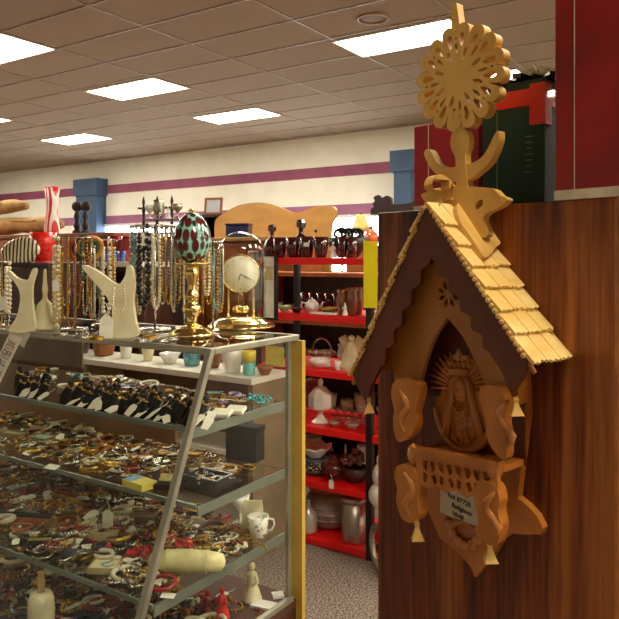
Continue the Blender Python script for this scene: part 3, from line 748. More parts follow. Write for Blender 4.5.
tag(obj('price_sticker', MB().box((0, 0, .01), (.03, .0015, .02)), mWHITE, loc=(x, y, z+.055)), 'small white price sticker on the ruby tumblers', 'sticker')
tag(obj('price_card', MB().box((0, 0, .02), (.036, .002, .04), (.1, 0, 0)), mWHITE, loc=(onshelf(288, 0, YS+.17)[0], YS+.19, z+.06)), 'white price card rising behind the ruby tumblers', 'card')
# white figurine
def figurine(label, loc, h, m, rz=0, name='figurine'):
    t = thing(name, label, 'figurine', loc, rz)
    g = MB().lathe([(.26*h, 0), (.27*h, .04*h), (.20*h, .25*h), (.12*h, .48*h), (.15*h, .62*h), (.13*h, .72*h), (.05*h, .78*h), (.0001, .80*h)], 12)
    for s_ in (-1, 1): g.tube([(s_*.12*h, 0, .68*h), (s_*.22*h, -.04*h, .52*h), (s_*.12*h, -.14*h, .46*h)], [.05*h, .045*h, .03*h], 6)
    obj('body', g, m, t); obj('head', MB().ball((0, 0, .88*h), (.09*h, .09*h, .12*h)), m, t); return t
figurine('white china figurine standing between ruby tumblers and dark red glasses', onshelf(333, 0, YS+.05), 15*pdh, mMILK)
# dark scroll-armed object on the top shelf
x, y, z = onshelf(348, 0, YS+.2)
t = thing('scroll_basket', 'black wrought basket of scrolls on the top red shelf beside the yellow paper', 'basket', (x, y, z))
g = MB(); g.lathe([(.05, 0), (.06, .01), (.10, .06), (.11, .10), (.10, .10), (.05, .02)], 16); obj('body', g, mPBLK, t)
for s_ in (-1, 0, 1):
    obj('scroll', MB().tube([(s_*.03+.05*math.cos(a)*(1-a/14), s_*.02, .12+.03*math.sin(a)*(1-a/14)) for a in [i*.5 for i in range(18)]], .008, 6), mPBLK, t)
# second shelf
def teapot(label, loc, h, m, rz=0, name='teapot'):
    t = thing(name, label, 'teapot', loc, rz)
    obj('body', MB().ball((0, 0, .42*h), (.5*h, .5*h, .40*h), 16, 10).lathe([(.25*h, 0), (.28*h, .06*h), (.2*h, .1*h)], 14), m, t)
    obj('lid', MB().lathe([(.3*h, .74*h), (.22*h, .84*h), (.05*h, .88*h), (.07*h, .96*h), (.0001, 1.0*h)], 14), m, t)
    obj('spout', MB().tube([(.4*h, 0, .3*h), (.62*h, 0, .42*h), (.72*h, 0, .66*h), (.82*h, 0, .72*h)], [.11*h, .09*h, .06*h, .05*h], 8), m, t)
    obj('handle', MB().tube([(-.42*h, 0, .62*h), (-.68*h, 0, .66*h), (-.76*h, 0, .45*h), (-.62*h, 0, .24*h), (-.42*h, 0, .22*h)], .045*h, 7), m, t); return t
teapot('white china teapot in front of the dark cups on the second red shelf', onshelf(312, 1, YS+.09), 15*pdh, mMILK, .3)
for i, px in enumerate((306, 314, 322, 330, 338)):
    lathed('cup', 'dark glass cup in the back row on the second red shelf', 'cup', 'cup', 17*pdh, onshelf(px, 1, YS+.28), mDRED, 12, 'dark cups on the second red shelf', .8)
for i, (px, yy) in enumerate(((342, .05), (352, .06), (347, .14), (357, .13))):
    lathed('vase', 'amber glass vase in the cluster at the right end of the second red shelf', 'vase', 'vase', (24+2*(i % 2))*pdh, onshelf(px+(i>1)*1, 1, YS+yy), mAMB, 12, 'amber vases on the second red shelf', .72)
lathed('dish', 'shallow yellowish dish on the second red shelf, right of the teapot', 'dish', 'plate', 6*pdh, onshelf(329, 1, YS+.08), M('straw_glass', 'B09838', '94802C', .2), 18, wide=.8)
lathed('dish', 'shallow dark brown dish at the front of the second red shelf', 'dish', 'plate', 4.5*pdh, onshelf(297, 1, YS+.06), mBRN, 18, wide=.85)
lathed('bowl', 'small pale green bowl at the left of the second red shelf', 'bowl', 'bowl', 6*pdh, onshelf(284, 1, YS+.08), M('pale_green_glass', '9CD08C', '80B870', .2), 16)
o = obj('tray', MB().box((0, 0, .008), (.20, .10, .014)), mMILK, loc=onshelf(322, 1, YS+.055)); o.location.x += .03; tag(o, 'flat white tray along the front of the second red shelf', 'tray'); o.scale = (.7, .45, .8); o.location.y = YS+.03
x, y, z = onshelf(343, 1, YS+.02); figurine('tiny white figurine in front of the amber vases', onshelf(345, 1, YS+.03), 12*pdh, mMILK)
# third shelf
def basket(label, loc, r, h, m):
    t = thing('glass_basket', label, 'basket', loc)
    g = MB(); g.lathe([(r*.6, 0), (r*.62, .01), (r*.95, h), (r*.88, h), (r*.5, .012)], 18)
    for k in range(14):
        a = 2*PI*k/14; g.ball((r*.96*math.cos(a), r*.96*math.sin(a), h), r*.13, 6, 4)
    obj('bowl', g, m, t); obj('handle', MB().tube([(r*.9*math.cos(a), 0, h+r*1.1*math.sin(a)) for a in [PI*i/12 for i in range(13)]], r*.07, 6), m, t)
CUTG = M('cut_glass_brownish', 'B08C78', '8C6858', .12, scale=60, coat=.8)
basket('brownish cut glass basket with arched handle at the back of the third red shelf', onshelf(322, 2, YS+.26), 13*pdh, 9*pdh, CUTG)
bpy.data.objects[-1] if False else None
t = thing('ruffled_bowl', 'white ruffled china bowl on the third red shelf', 'bowl', onshelf(320, 2, YS+.08))
g = MB()
for k in range(9): g.ball((.04*math.cos(k*.7), .03*math.sin(k*.7), .015+.03*(k/9)), (.022, .02, .016), 8, 5)
g.lathe([(.03, 0), (.05, .02), (.06, .045), (.05, .045), (.03, .01)], 14); obj('body', g, mMILK, t)
t = thing('cloth_doll', 'cream cloth angel doll leaning at the right end of the third red shelf', 'doll', onshelf(350, 2, YS+.09), 0)
obj('dress', MB().lathe([(.055, 0), (.06, .02), (.04, .08), (.025, .12), (.02, .14)], 9, smooth=False), mCREAM, t); obj('head', MB().ball((.008, 0, .155), .018), mCREAM, t)
for s_ in (-1, 1): obj('wing', MB().box((s_*.035, .015, .125), (.045, .006, .08), (0, s_*.5, 0)), mCREAM, t)
t = lathed('cup', 'small white china cup near the angel doll', 'cup', 'cup', 9*pdh, onshelf(338, 2, YS+.05), mMILK, 14, wide=1)
# fourth shelf
x, y, z = onshelf(320.5, 3, YS+.10); k = pdh
t = thing('covered_compote', 'white milk glass covered compote on a foot', 'compote', (x, y, z))
obj('foot', MB().lathe([(9*k, 0), (9*k, 1*k), (5*k, 4*k), (2.5*k, 8*k), (3*k, 11*k)], 8, smooth=False), mMILK, t)
obj('bowl', MB().lathe([(3*k, 11*k), (11*k, 14*k), (12*k, 16*k), (12*k, 25*k), (11*k, 25*k)], 8, smooth=False), mMILK, t)
obj('lid', MB().lathe([(12.3*k, 25*k), (12*k, 27*k), (6*k, 34*k), (2*k, 36*k), (3*k, 39*k), (2*k, 42*k), (.0001, 43*k)], 8, smooth=False), mMILK, t)
o = lathed('cutting_board', 'round brown wooden board leaning behind the compote', 'board', 'plate', .02, (onshelf(310, 3, YS+.3)[0], YS+.33, SHZ[3]+.09), mMBRN, 20, wide=2); o.rotation_euler = (PI/2-.2, 0, 0)
for i, (px, hh, m_) in enumerate(((334, 5, CUTG), (341, 7, CRYST), (352, 6, CUTG), (359, 8, CRYST))):
    lathed('glass_dish', ('small brownish cut glass dish beside the compote', 'clear glass dish second from the compote', 'brownish cut glass dish in the middle of the fourth red shelf', 'clear glass dish at the right end of the fourth red shelf')[i], 'dish', 'bowl', hh*pdh, onshelf(px, 3, YS+.06+.09*(i % 2)), m_, 16, wide=1.0)
for i in range(5):
    lathed('glass_bowl', 'clear glass bowl in the back row of the fourth red shelf', 'bowl', 'bowl', 9*pdh, onshelf(334+i*7.5, 3, YS+.28), CRYST, 14, 'glass bowls on the fourth red shelf', .8)
# fifth shelf
t = thing('patterned_bowl', 'dark bowl with a pale patterned band, under the white ruffled bowl', 'bowl', onshelf(315, 4, YS+.12))
mPB = newmat('black_and_cream_pattern'); m_, nt, p = mPB
vo = nt.nodes.new('ShaderNodeTexVoronoi'); vo.inputs['Scale'].default_value = 70; nt.links.new(coords(nt), vo.inputs['Vector'])
nt.links.new(mix_ramp(nt, vo.outputs['Distance'], [(.25, 'D8CCA0'), (.4, '38403C')]), p.inputs['Base Color']); p.inputs['Roughness'].default_value = .2
obj('body', MB().lathe([(.045, 0), (.055, .012), (.072, .03), (.074, .078)], 22), m_, t)
obj('rim', MB().lathe([(.074, .07), (.079, .073), (.079, .082), (.07, .082)], 22), M('slate_glaze', '5A6870', rough=.2), t); obj('foot', MB().lathe([(.05, 0), (.06, .012), (.066, .022), (.05, .023)], 22), MATS['slate_glaze'], t)
t = thing('ruffled_bowl', 'white ruffled bowl stacked on the patterned bowl', 'bowl', (onshelf(315, 4, YS+.12)[0], YS+.12, SHZ[4]+.084))
g = MB(); vs = []; n = 40
for j, (r, z) in enumerate(((.035, 0), (.055, .02), (.078, .045), (.088, .058), (.078, .056), (.05, .022), (.001, .008))):
    for q in range(n):
        a = 2*PI*q/n; rr = r*(1+.07*math.sin(a*8)*(z/.058)); vs.append((rr*math.cos(a), rr*math.sin(a), z+.006*math.sin(a*8)*(z/.058)))
fs = [(j*n+q, j*n+(q+1) % n, (j+1)*n+(q+1) % n, (j+1)*n+q) for j in range(6) for q in range(n)]
g.add(vs, fs, True); obj('body', g, mMILK, t)
rt_ = teapot('reddish brown pottery teapot with a white tag on the fifth red shelf', onshelf(334, 4, YS+.09), 23*pdh, M('reddish_pottery', '6E2A1A', '4E1A10', .25, coat=.4), -1.3)
def hangtag(label, loc, s=.03, rz=0, tilt=0, group=None):
    t = thing('price_tag', label, 'price tag', loc, (tilt, 0, rz), group)
    obj('card', MB().add([(-.3*s, 0, 0), (.3*s, 0, 0), (.3*s, 0, .8*s), (.12*s, 0, s), (-.12*s, 0, s), (-.3*s, 0, .8*s)]+[(-.3*s, .0008, 0), (.3*s, .0008, 0), (.3*s, .0008, .8*s), (.12*s, .0008, s), (-.12*s, .0008, s), (-.3*s, .0008, .8*s)],
        [(0, 1, 2, 3, 4, 5), (11, 10, 9, 8, 7, 6)]+[(i, (i+1) % 6, (i+1) % 6+6, i+6) for i in range(6)]), mWHITE, t)
    obj('string', MB().tube([(0, 0, .9*s), (.1*s, 0, 1.2*s), (-.05*s, 0, 1.55*s)], .025*s, 4), mSTRING, t); return t
x, y, z = onshelf(331, 4, YS-.008); hangtag('white price tag hanging over the fifth red shelf front from the teapot', (x, YS-.006, SHZ[4]-.015), .045)
t = thing('flower_basket', 'dark basket of dried flowers at the right end of the fifth red shelf', 'basket', onshelf(355, 4, YS+.12))
obj('basket', MB().lathe([(.04, 0), (.05, .01), (.065, .07), (.055, .07), (.04, .02)], 16), mBRN, t)
g = MB()
for k in range(60):
    a = random.uniform(0, 6.28); r = random.uniform(0, .08); g.ball((r*math.cos(a), r*.8*math.sin(a), .07+random.uniform(0, .07)*(1-r*6)+.02), random.uniform(.007, .014), 6, 4)
o = obj('flowers', g, M('dried_flower', '4A1C18', '8A5A4A', .8, scale=60), t, 'dark red dried flowers')
# bottom shelf
mLIDB = M('brown_jar_lid', 'B0642C', '8C4A20', .4)
t = thing('glass_jar', 'big clear glass jar with a brown lid on the bottom red shelf', 'jar', onshelf(331, 5, YS+.22))
obj('jar', MB().lathe([(.085, 0), (.12, .01), (.135, .06), (.135, .13), (.11, .16), (.09, .175)], 24), M('greyish_thick_glass', 'A8988A', '8C7C70', .08, scale=20, coat=.9), t)
for k in range(3): obj('rib', MB().ring((0, 0, .05+k*.03), .137, .005, 24), MATS['greyish_thick_glass'], t)
obj('lid', MB().lathe([(.095, .172), (.115, .176), (.118, .20), (.10, .215), (.0001, .225)], 24), mLIDB, t)
t = lathed('bottle', 'pale glass decanter at the left end of the bottom red shelf', 'bottle', 'decanter', 40*pdh, onshelf(308, 5, YS+.05), M('greyish_clear_glass', 'B0A89C', '989084', .06, coat=1, scale=10), 16)
x, y, z = onshelf(354, 5, YS+.085)
t = thing('metal_canister', 'brushed aluminium canister with lid on the bottom red shelf', 'canister', (x, y, z))
mCAN = M('brushed_aluminium', 'C8C0B0', 'A8A094', .35, .9, 14, stretch=(6, 6, .2))
obj('body', MB().lathe([(.058, 0), (.062, .006), (.062, .20)], 28), mCAN, t); obj('lid', MB().lathe([(.065, .192), (.066, .21), (.06, .218), (.03, .224), (.0001, .225)], 28), mCAN, t)
obj('knob', MB().ball((0, 0, .232), .010), mPBLK, t)
# white cloth bag beside the cabinet, grey wheel below
q = WY(375, 520, 2.78); 
t = thing('cloth_bag', 'white stuffed cloth bag hanging beside the bottom red shelves', 'bag', (q.x+.02, 2.80, .30))
g = MB(); g.ball((0, 0, .05), (.06, .045, .06), 14, 10); g.ball((.005, 0, .14), (.045, .04, .06), 14, 10); g.ball((.01, 0, .21), (.03, .03, .04), 12, 8); obj('body', g, M('white_cloth', 'EEE8DC', 'D8D0C0', .9, scale=40), t)
obj('strap', MB().tube([(.01, .02, .24), (.02, .04, .27), (.02, .090, .275)], .006), M('white_cloth', 'EEE8DC'), t)
t = thing('wheel', 'grey metal rimmed wheel on the floor at the foot of the white bag', 'wheel', (q.x+.025, 2.80, .115), (0, 0, -.6))
obj('rim', MB().ring((0, 0, 0), .10, .014, 28, 8, axis='y'), mALU, t); obj('hub', MB().lathe([(.02, -.02), (.02, .02)], 12, M4=Matrix.Rotation(PI/2, 4, 'X')), mPBLK, t)
for k in range(6): obj('spoke', MB().tube([(0, 0, 0), (.098*math.cos(k*PI/3), 0, .098*math.sin(k*PI/3))], .003, 5), mALU, t)

# ================================================================== ON TOP OF THE DISPLAY CASE
TZ = ZT+.0045
mBRASS = M('polished_brass', 'F4DC98', 'E4C478', .14, 1, 8)
def ctop(px, py): q = WZ(px, py, TZ); return (q.x, q.y, TZ)
# anniversary clock under a glass dome
x, y, z = ctop(241, 327); kd = Vector((x, y, 0)).dot(FW)/F
ck = thing('anniversary_clock', 'brass anniversary clock with cream dial under a glass dome', 'clock', (x, y, z), YAW*1.0)
b = 34*kd
obj('base', MB().lathe([(b*.96, 0), (b, .003), (b, .008), (b*.9, .012), (b*.9, .017), (b*.82, .020), (b*.72, .029), (b*.60, .036), (b*.0001, .037)], 40), mBRASS, ck)
for k in range(3): obj('foot', MB().ball((b*.8*math.cos(k*2.1), b*.8*math.sin(k*2.1), .0035), .0035), mBRASS, ck)
ht = 92*kd; rd = 24.5*kd
dome = [(rd, .034)]+[(rd, .034+(ht-rd-.02)*t) for t in (.33, .66, 1)]+[(rd*math.cos(a), .014+ht-rd+rd*math.sin(a)) for a in [PI/2*i/10 for i in range(1, 11)]]
dome = [(max(r, 1e-4), q) for r, q in dome]
obj('dome', MB().lathe(dome, 40), thin_glass('dome_glass', (.95, .97, .96), f0=1.9), ck, 'clear glass dome')
for s_ in (-1, 1):
    obj('column', MB().lathe([(.007, .037), (.007, .043), (.004, .047), (.004, .175), (.007, .178), (.007, .19)], 12, (s_*.048, .0, 0)), mBRASS, ck)
obj('crossbar', MB().span((-.055, -.005, .176), (.055, .005, .184)), mBRASS, ck)
dz = .205; dr = 18.5*kd
dial = obj('dial', MB().lathe([(dr, 0), (dr, .010), (.0001, .0105)], 40, M4=Matrix.Translation((0, -.004, dz)) @ Matrix.Rotation(PI/2, 4, 'X')), M('cream_dial', 'FFF8DC', 'FAF2D2', .35, scale=6), ck)
obj('bezel', MB().ring((0, -.014, dz), dr, .0025, 40, 8, axis='y'), mBRASS, dial)
for i, n_ in enumerate(('12', '1', '2', '3', '4', '5', '6', '7', '8', '9', '10', '11')):
    a = PI/2-i*PI/6; text('numeral', n_, .0085, mPINK, dial, frame(Vector((dr*.82*math.cos(a), -.0150, dz+dr*.82*math.sin(a))), Vector((1, 0, 0)), Vector((0, 0, 1)), Vector((0, -1, 0))))
def hand(a, l, w_): return MB().tube([(0, -.0165, dz), (l*.6*math.sin(a), -.0165, dz+l*.6*math.cos(a)), (l*math.sin(a), -.0165, dz+l*math.cos(a))], [w_*.6, w_, w_*.3], 5)
obj('hour_hand', hand(math.radians(195), dr*.42, .0018), mPINK, dial); obj('minute_hand', hand(math.radians(118), dr*.72, .0014), mPINK, dial)
obj('finial', MB().lathe([(.012, .19+.042), (.014, .236), (.006, .240), (.008, .248), (.004, .254), (.0001, .258)], 14), mBRASS, ck)
obj('top_plate', MB().span((-.03, .004, .184), (.03, .012, .236)), mBRASS, ck)
pen = obj('pendulum', MB().tube([(0, .0, .165), (0, 0, .06)], .0012, 5).lathe([(.02, .072), (.022, .076), (.0001, .08)], 16), mBRASS, ck, 'rotating brass pendulum')
for k in range(4): obj('ball', MB().ball((.021*math.cos(k*PI/2+.5), .021*math.sin(k*PI/2+.5), .068), .0135, 12, 8), mBRASS, pen)
for s_ in (-1, 1): obj('rod', MB().tube([(s_*.008, 0, .085), (s_*.010, 0, .11), (s_*.004, 0, .128), (0, 0, .135)], .0012, 5), mBRASS, pen)
# stained glass egg on a brass candlestick
x, y, z = ctop(192, 336); kd = Vector((x, y, 0)).dot(FW)/F
cs = thing('brass_candlestick', 'turned brass candlestick holding the stained glass egg', 'candlestick', (x, y, z))
px_ = [(24, 0), (26, 1), (26, 3), (22, 5), (20, 8), (13, 10), (8, 12), (6, 17), (7, 21), (11, 26), (12, 30), (9, 34), (5, 37), (8, 40), (9, 44), (6, 47), (5, 52), (6, 60), (8, 64), (9, 70), (6, 73), (8, 75), (20, 76.5), (22, 78.5), (19, 79)]
HS = .93
obj('stem', MB().lathe([(r*kd*.82, q*kd*HS) for r, q in px_[6:]], 24), mBRASS, cs); obj('foot', MB().lathe([(r*kd*.86, q*kd*HS) for r, q in px_[:7]], 30), mBRASS, cs)
eg = thing('stained_glass_egg', 'large turquoise stained glass egg with dark red ovals on a brass candlestick', 'egg', (x, y, z+79*kd*HS))
m_, nt, p = newmat('leaded_turquoise_and_ruby_glass')
vo = nt.nodes.new('ShaderNodeTexVoronoi'); vo.inputs['Scale'].default_value = 46; vo.inputs['Randomness'].default_value = .35; nt.links.new(coords(nt, (1, 1, .5)), vo.inputs['Vector'])
nt.links.new(mix_ramp(nt, vo.outputs['Distance'], [(.0, '7A1C20'), (.46, '5A1A1C'), (.49, '1A1614'), (.53, '2E6A60'), (.64, 'A0CCB8')]), p.inputs['Base Color'])
p.inputs['Roughness'].default_value = .12; p.inputs['Coat Weight'].default_value = .6
he = 51*kd; obj('shell', MB().lathe([(max(1e-4, r*he*1.02), q*he) for r, q in cat(PR['egg'], 4, False)], 30), m_, eg)
obj('lead_band', MB().tube([(he*.372*math.cos(a), he*.372*math.sin(a), he*(.46+.05*abs((a*3/PI) % 2-1))) for a in [2*PI*i/48 for i in range(48)]], .0012, 5, True), M('lead_came', '2A2420', rough=.4, metal=.5), eg)
g = MB()
for k in range(7): g.ball((.008*math.cos(k), .008*math.sin(k), he+.003+.003*(k % 2)), (.005, .005, .004), 7, 5)
obj('top_knot', g, mBRASS, eg)
o = obj('price_tag', MB().box((0, 0, .001), (.05, .035, .002), (0, .1, 0)), mWHITE, loc=(x+.03, y-.045, z+.014), rot=(.45, 0, .5)); tag(o, 'white price slip lying on the candlestick foot', 'price tag')
# carved cream jewellery stands ---------------------------------------------
def uprights(name, label, px, py, pts, th, m, rz=None, kk=None):      # flat stand shapes, outline in photo pixels relative to its foot
    x, y, z = ctop(px, py); kd = Vector((x, y, 0)).dot(FW)/F
    o = obj(name, MB().cut(cat([((a-px)*kd, (py-b)*kd) for a, b in pts], 3), [], th, Matrix.Translation((0, 0, 0)) @ Matrix.Rotation(PI/2, 4, 'X')), m, loc=(x, y, z), rot=(0, 0, YAW if rz is None else rz), bev=.002)
    return tag(o, label, 'jewellery stand')
uprights('jewellery_stand', 'cream curved jewellery stand with one raised arm, beside the white bell', 22, 331,
  [(10, 331), (17, 318), (21, 302), (20, 290), (14, 280), (8, 275), (10, 271), (18, 278), (28, 280), (31, 275), (33, 270), (35.5, 268), (37, 271), (35, 278), (33, 286), (33, 302), (35, 318), (35, 331)], .02, mCREAM)
uprights('jewellery_stand', 'cream torso-shaped jewellery stand with a short necklace, in the middle of the showcase top', 124, 336,
  [(111, 336), (113, 318), (112, 304), (104, 292), (92, 278), (84, 268), (86, 265), (100, 272), (112, 281), (120, 284), (126, 276), (128, 266), (133, 268), (135, 284), (134, 302), (136, 320), (138, 336)], .03, mCREAM)
x, y, z = ctop(45, 329); kd = Vector((x, y, 0)).dot(FW)/F
lathed('bell', 'white china bell with tall handle between two jewellery stands', 'bell', 'bell', 60*kd, (x, y, z), mCREAM, 20, wide=.72)
o = obj('green_sticker', MB().box((0, 0, .018), (.010, .001, .036)), M('bright_green_paper', '30C040', rough=.6), loc=(WZ(34, 312, TZ+.06).x, WZ(34, 312, TZ+.06).y, TZ+.045), rot=(0, 0, YAW)); tag(o, 'bright green tag hanging from the curved jewellery stand', 'price tag')
o.location = Vector(ctop(35, 329))+Vector((0, 0, .055)); 
# necklaces ------------------------------------------------------------------
def necklace(kind, h, w_, m, m2=None):          # hangs in a U from the origin downwards
    g = MB(); n = 34
    def P(t): a = PI*t; return Vector((-math.cos(a)*w_/2*(.55+.45*math.sin(a)), 0, -h*math.sin(a)**.55 if 0 < t < 1 else 0))
    if kind == 'chain':
        g.tube([P(i/n) for i in range(n+1)], .0026, 5)
    else:
        L = sum((P((i+1)/200)-P(i/200)).length for i in range(200)); rb = {'pearl': .0085, 'bead': .0062, 'seed': .0042, 'chunky': .0105}[kind]
        acc = 0; nxt = 0
        for i in range(200):
            a, b_ = P(i/200), P((i+1)/200); acc += (b_-a).length
            if acc >= nxt:
                sc_ = 1+(.25 if kind == 'chunky' and random.random() < .5 else 0); g.ball(b_, rb*sc_, 7 if rb > .004 else 5, 5 if rb > .004 else 3); nxt += rb*(2.0 if kind != 'seed' else 2.3)
    return g
mPEARL = M('pearl', 'F4E8B8', 'E0CC88', .2, .2, 20, coat=.8); mGCH = M('gold_chain', 'D8AC48', 'A87C28', .3, 1, 60)
mBBEAD = M('black_bead', '1A1618', rough=.15, coat=.5); mWBEAD = M('ivory_bead', 'EFE6C8', 'D8CCA4', .3, scale=30)
mCORAL = M('coral_bead', 'A84830', '7C2C20', .3, scale=40); mTBEAD = M('aqua_bead', '78B4B8', '487C88', .25, scale=40); mGREEN = M('green_bead', '2C5838', '1C3C28', .3, scale=30); mLIL = M('lilac_bead', '9C88B4', '7C6898', .3, scale=30)
def rack(label, px, py, top, hw_, specs, lab):
    x, y, z = ctop(px, py); kd = Vector((x, y, 0)).dot(FW)/F; h = (py-top)*kd; r = hw_*kd
    t = thing('necklace_rack', label, 'necklace rack', (x, y, z), YAW)
    obj('base', MB().lathe([(r*.75, 0), (r*.78, .003), (r*.7, .008), (.008, .012)], 24), mSILV, t); obj('pole', MB().lathe([(.005, .01), (.005, h)], 10), mSILV, t)
    obj('ring', MB().ring((0, 0, h), r, .003, 28), mSILV, t)
    for k in range(4): obj('arm', MB().tube([(0, 0, h), (r*math.cos(k*PI/2), r*math.sin(k*PI/2), h)], .0025, 5), mSILV, t)
    n = len(specs)
    for i, (kind, hh, ww, m_, lb) in enumerate(specs):
        a = -PI/2+(i-(n-1)/2)*(2*PI/n*.98)+YAW
        c = Vector((x+(r+.004)*math.cos(a), y+(r+.004)*math.sin(a), z+h-.004))
        o = obj('necklace', necklace(kind, hh*kd, ww*kd, m_), m_, loc=c, rot=(0, 0, a+PI/2+random.uniform(-.2, .2)))
        tag(o, lb+' '+lab, 'necklace', lab)
R1 = [('chain', 70, 10, mGCH), ('seed', 60, 9, mBBEAD), ('bead', 66, 12, mSILV), ('chain', 84, 9, mGCH), ('pearl', 82, 15, mPEARL), ('pearl', 76, 13, mPEARL), ('chain', 88, 12, mGCH), ('seed', 55, 10, mCORAL), ('bead', 40, 10, mGREEN), ('chain', 60, 9, mGCH), ('chain', 80, 9, mSILV), ('seed', 72, 10, mWBEAD), ('chain', 50, 9, mGCH)]
NM = {('chain', 'gold_chain'): 'thin gold chain', ('chain', 'silver'): 'thin silver chain', ('seed', 'black_bead'): 'fine black bead string', ('bead', 'silver'): 'silver bead necklace', ('pearl', 'pearl'): 'creamy pearl necklace', ('seed', 'coral_bead'): 'fine coral bead string', ('bead', 'green_bead'): 'green bead necklace', ('seed', 'ivory_bead'): 'fine ivory bead string',
      ('chunky', 'black_bead'): 'chunky black bead necklace', ('bead', 'ivory_bead'): 'ivory bead necklace', ('bead', 'aqua_bead'): 'aqua bead necklace', ('seed', 'aqua_bead'): 'fine aqua bead string', ('bead', 'lilac_bead'): 'lilac bead necklace', ('pearl', 'ivory_bead'): 'large ivory bead necklace', ('bead', 'gold_chain'): 'gold bead necklace', ('seed', 'silver'): 'fine silver bead string', ('seed', 'gold_chain'): 'fine gold bead string'}
def nm(L): return [(k, h, w_, m_, NM.get((k, m_.name), 'black bead necklace')) for k, h, w_, m_ in L]
R1 = R1[:6]+[('pearl', 88, 13, mPEARL), ('pearl', 80, 11, mPEARL), ('chain', 84, 8, mGCH), ('seed', 78, 12, mGCH)]+R1[6:]+[('bead', 74, 10, mBBEAD), ('chain', 66, 9, mGCH), ('seed', 78, 8, mSILV)]
rack('round silver necklace rack, left one, full of pearls and gold chains', 75, 330, 238, 18, nm(R1), 'hanging on the left necklace rack')
R2 = [('seed', 60, 9, mSILV), ('chain', 84, 10, mGCH), ('bead', 70, 9, mTBEAD), ('bead', 88, 10, mWBEAD), ('chain', 76, 12, mGCH), ('bead', 82, 12, mWBEAD), ('chunky', 78, 14, mBBEAD), ('chain', 84, 9, mSILV), ('pearl', 66, 9, mWBEAD), ('seed', 86, 12, mSILV), ('bead', 60, 9, mLIL), ('chain', 76, 9, mGCH), ('seed', 84, 8, mBBEAD), ('bead', 72, 9, mGCH), ('seed', 80, 9, mTBEAD)]
R2 = R2+[(k, h-8, w_, {'chunky': mBBEAD}.get(k, random.choice([mSILV, mWBEAD, mGCH, mSILV]) if k != 'chunky' else m_)) for k, h, w_, m_ in R2 if k in ('chain', 'bead')]
R2 = [(k, h, w_, m_) for k, h, w_, m_ in R2 if (k, m_.name) in NM]
random.shuffle(R2)
rack('round silver necklace rack behind the stained glass egg, hung with mixed beads', 155, 330, 226, 22, nm(R2), 'hanging on the right necklace rack')
R3 = [('bead', 56, 9, mWBEAD), ('chain', 70, 9, mSILV), ('seed', 60, 9, mBBEAD), ('chain', 66, 9, mGCH), ('pearl', 50, 9, mWBEAD), ('seed', 66, 9, mSILV)]
rack('small necklace rack at the far left edge of the showcase top', -2, 326, 262, 9, nm(R3), 'hanging on the far left necklace rack')
R4 = [('seed', 62, 8, mGCH), ('chain', 70, 9, mGCH), ('bead', 52, 9, mWBEAD), ('seed', 66, 9, mTBEAD), ('chain', 60, 9, mSILV), ('bead', 70, 9, mGCH)]
rack('thin necklace rack between the egg and the clock', 213, 331, 242, 9, nm(R4), 'hanging on the thin rack beside the clock')
R5 = [('bead', 60, 9, mGREEN), ('chain', 78, 9, mGCH), ('seed', 70, 10, mSILV), ('bead', 64, 10, mCORAL), ('chain', 80, 8, mSILV), ('pearl', 74, 11, mWBEAD), ('seed', 66, 9, mGCH), ('bead', 72, 10, mSILV), ('chain', 60, 9, mGCH)]
rack('necklace rack half hidden behind the torso-shaped jewellery stand', 101, 326, 240, 12, nm(R5), 'hanging on the rack behind the torso-shaped stand')
R6 = [('seed', 70, 9, mSILV), ('bead', 60, 9, mWBEAD), ('chain', 76, 8, mSILV), ('bead', 74, 9, mGCH), ('seed', 80, 9, mWBEAD), ('pearl', 70, 9, mPEARL), ('chain', 78, 9, mGCH), ('seed', 72, 8, mBBEAD)]
rack('tall necklace rack directly behind the stained glass egg', 184, 329, 228, 12, nm(R6), 'hanging on the rack behind the egg')
# necklace on the torso stand
x, y, z = ctop(124, 337); kd = Vector((x, y, 0)).dot(FW)/F
o = obj('necklace', necklace('seed', 26*kd, 18*kd, mWBEAD), mWBEAD, loc=(x-.0, y-.022, z+52*kd), rot=(0, 0, YAW)); tag(o, 'short ivory bead necklace on the cream torso-shaped stand', 'necklace')
# small crystal tray shelf above the right rack
x, y, z = ctop(172, 328); kd = Vector((x, y, 0)).dot(FW)/F
t = thing('acrylic_riser', 'clear acrylic riser with small crystal pieces above the necklaces', 'riser', (x, y, z), YAW)
hh = 108*kd
obj('tabletop', MB().span((-.11, -.05, hh), (.11, .05, hh+.005)), CRYST, t)
for a in (-.1, .1):
    obj('leg', MB().span((a-.004, -.004, 0), (a+.004, .004, hh)), CRYST, t)
for i, (a, hk) in enumerate(((-.085, .05), (-.05, .07), (-.015, .045), (.02, .055), (.07, .03))):
    q = Vector((x, y, 0))+Matrix.Rotation(YAW, 3, 'Z') @ Vector((a, 0, 0))
    lathed('crystal_ornament', 'small sparkling crystal ornament standing on the acrylic riser', 'ornament', ('goblet', 'vase', 'bell', 'goblet', 'cup')[i], hk, (q.x, q.y, z+hh+.0055), mSILV if i % 2 else M('sparkling_crystal', 'E8E4D8', 'B8B4A8', .1, scale=80, coat=1), 10, 'crystal ornaments on the riser')
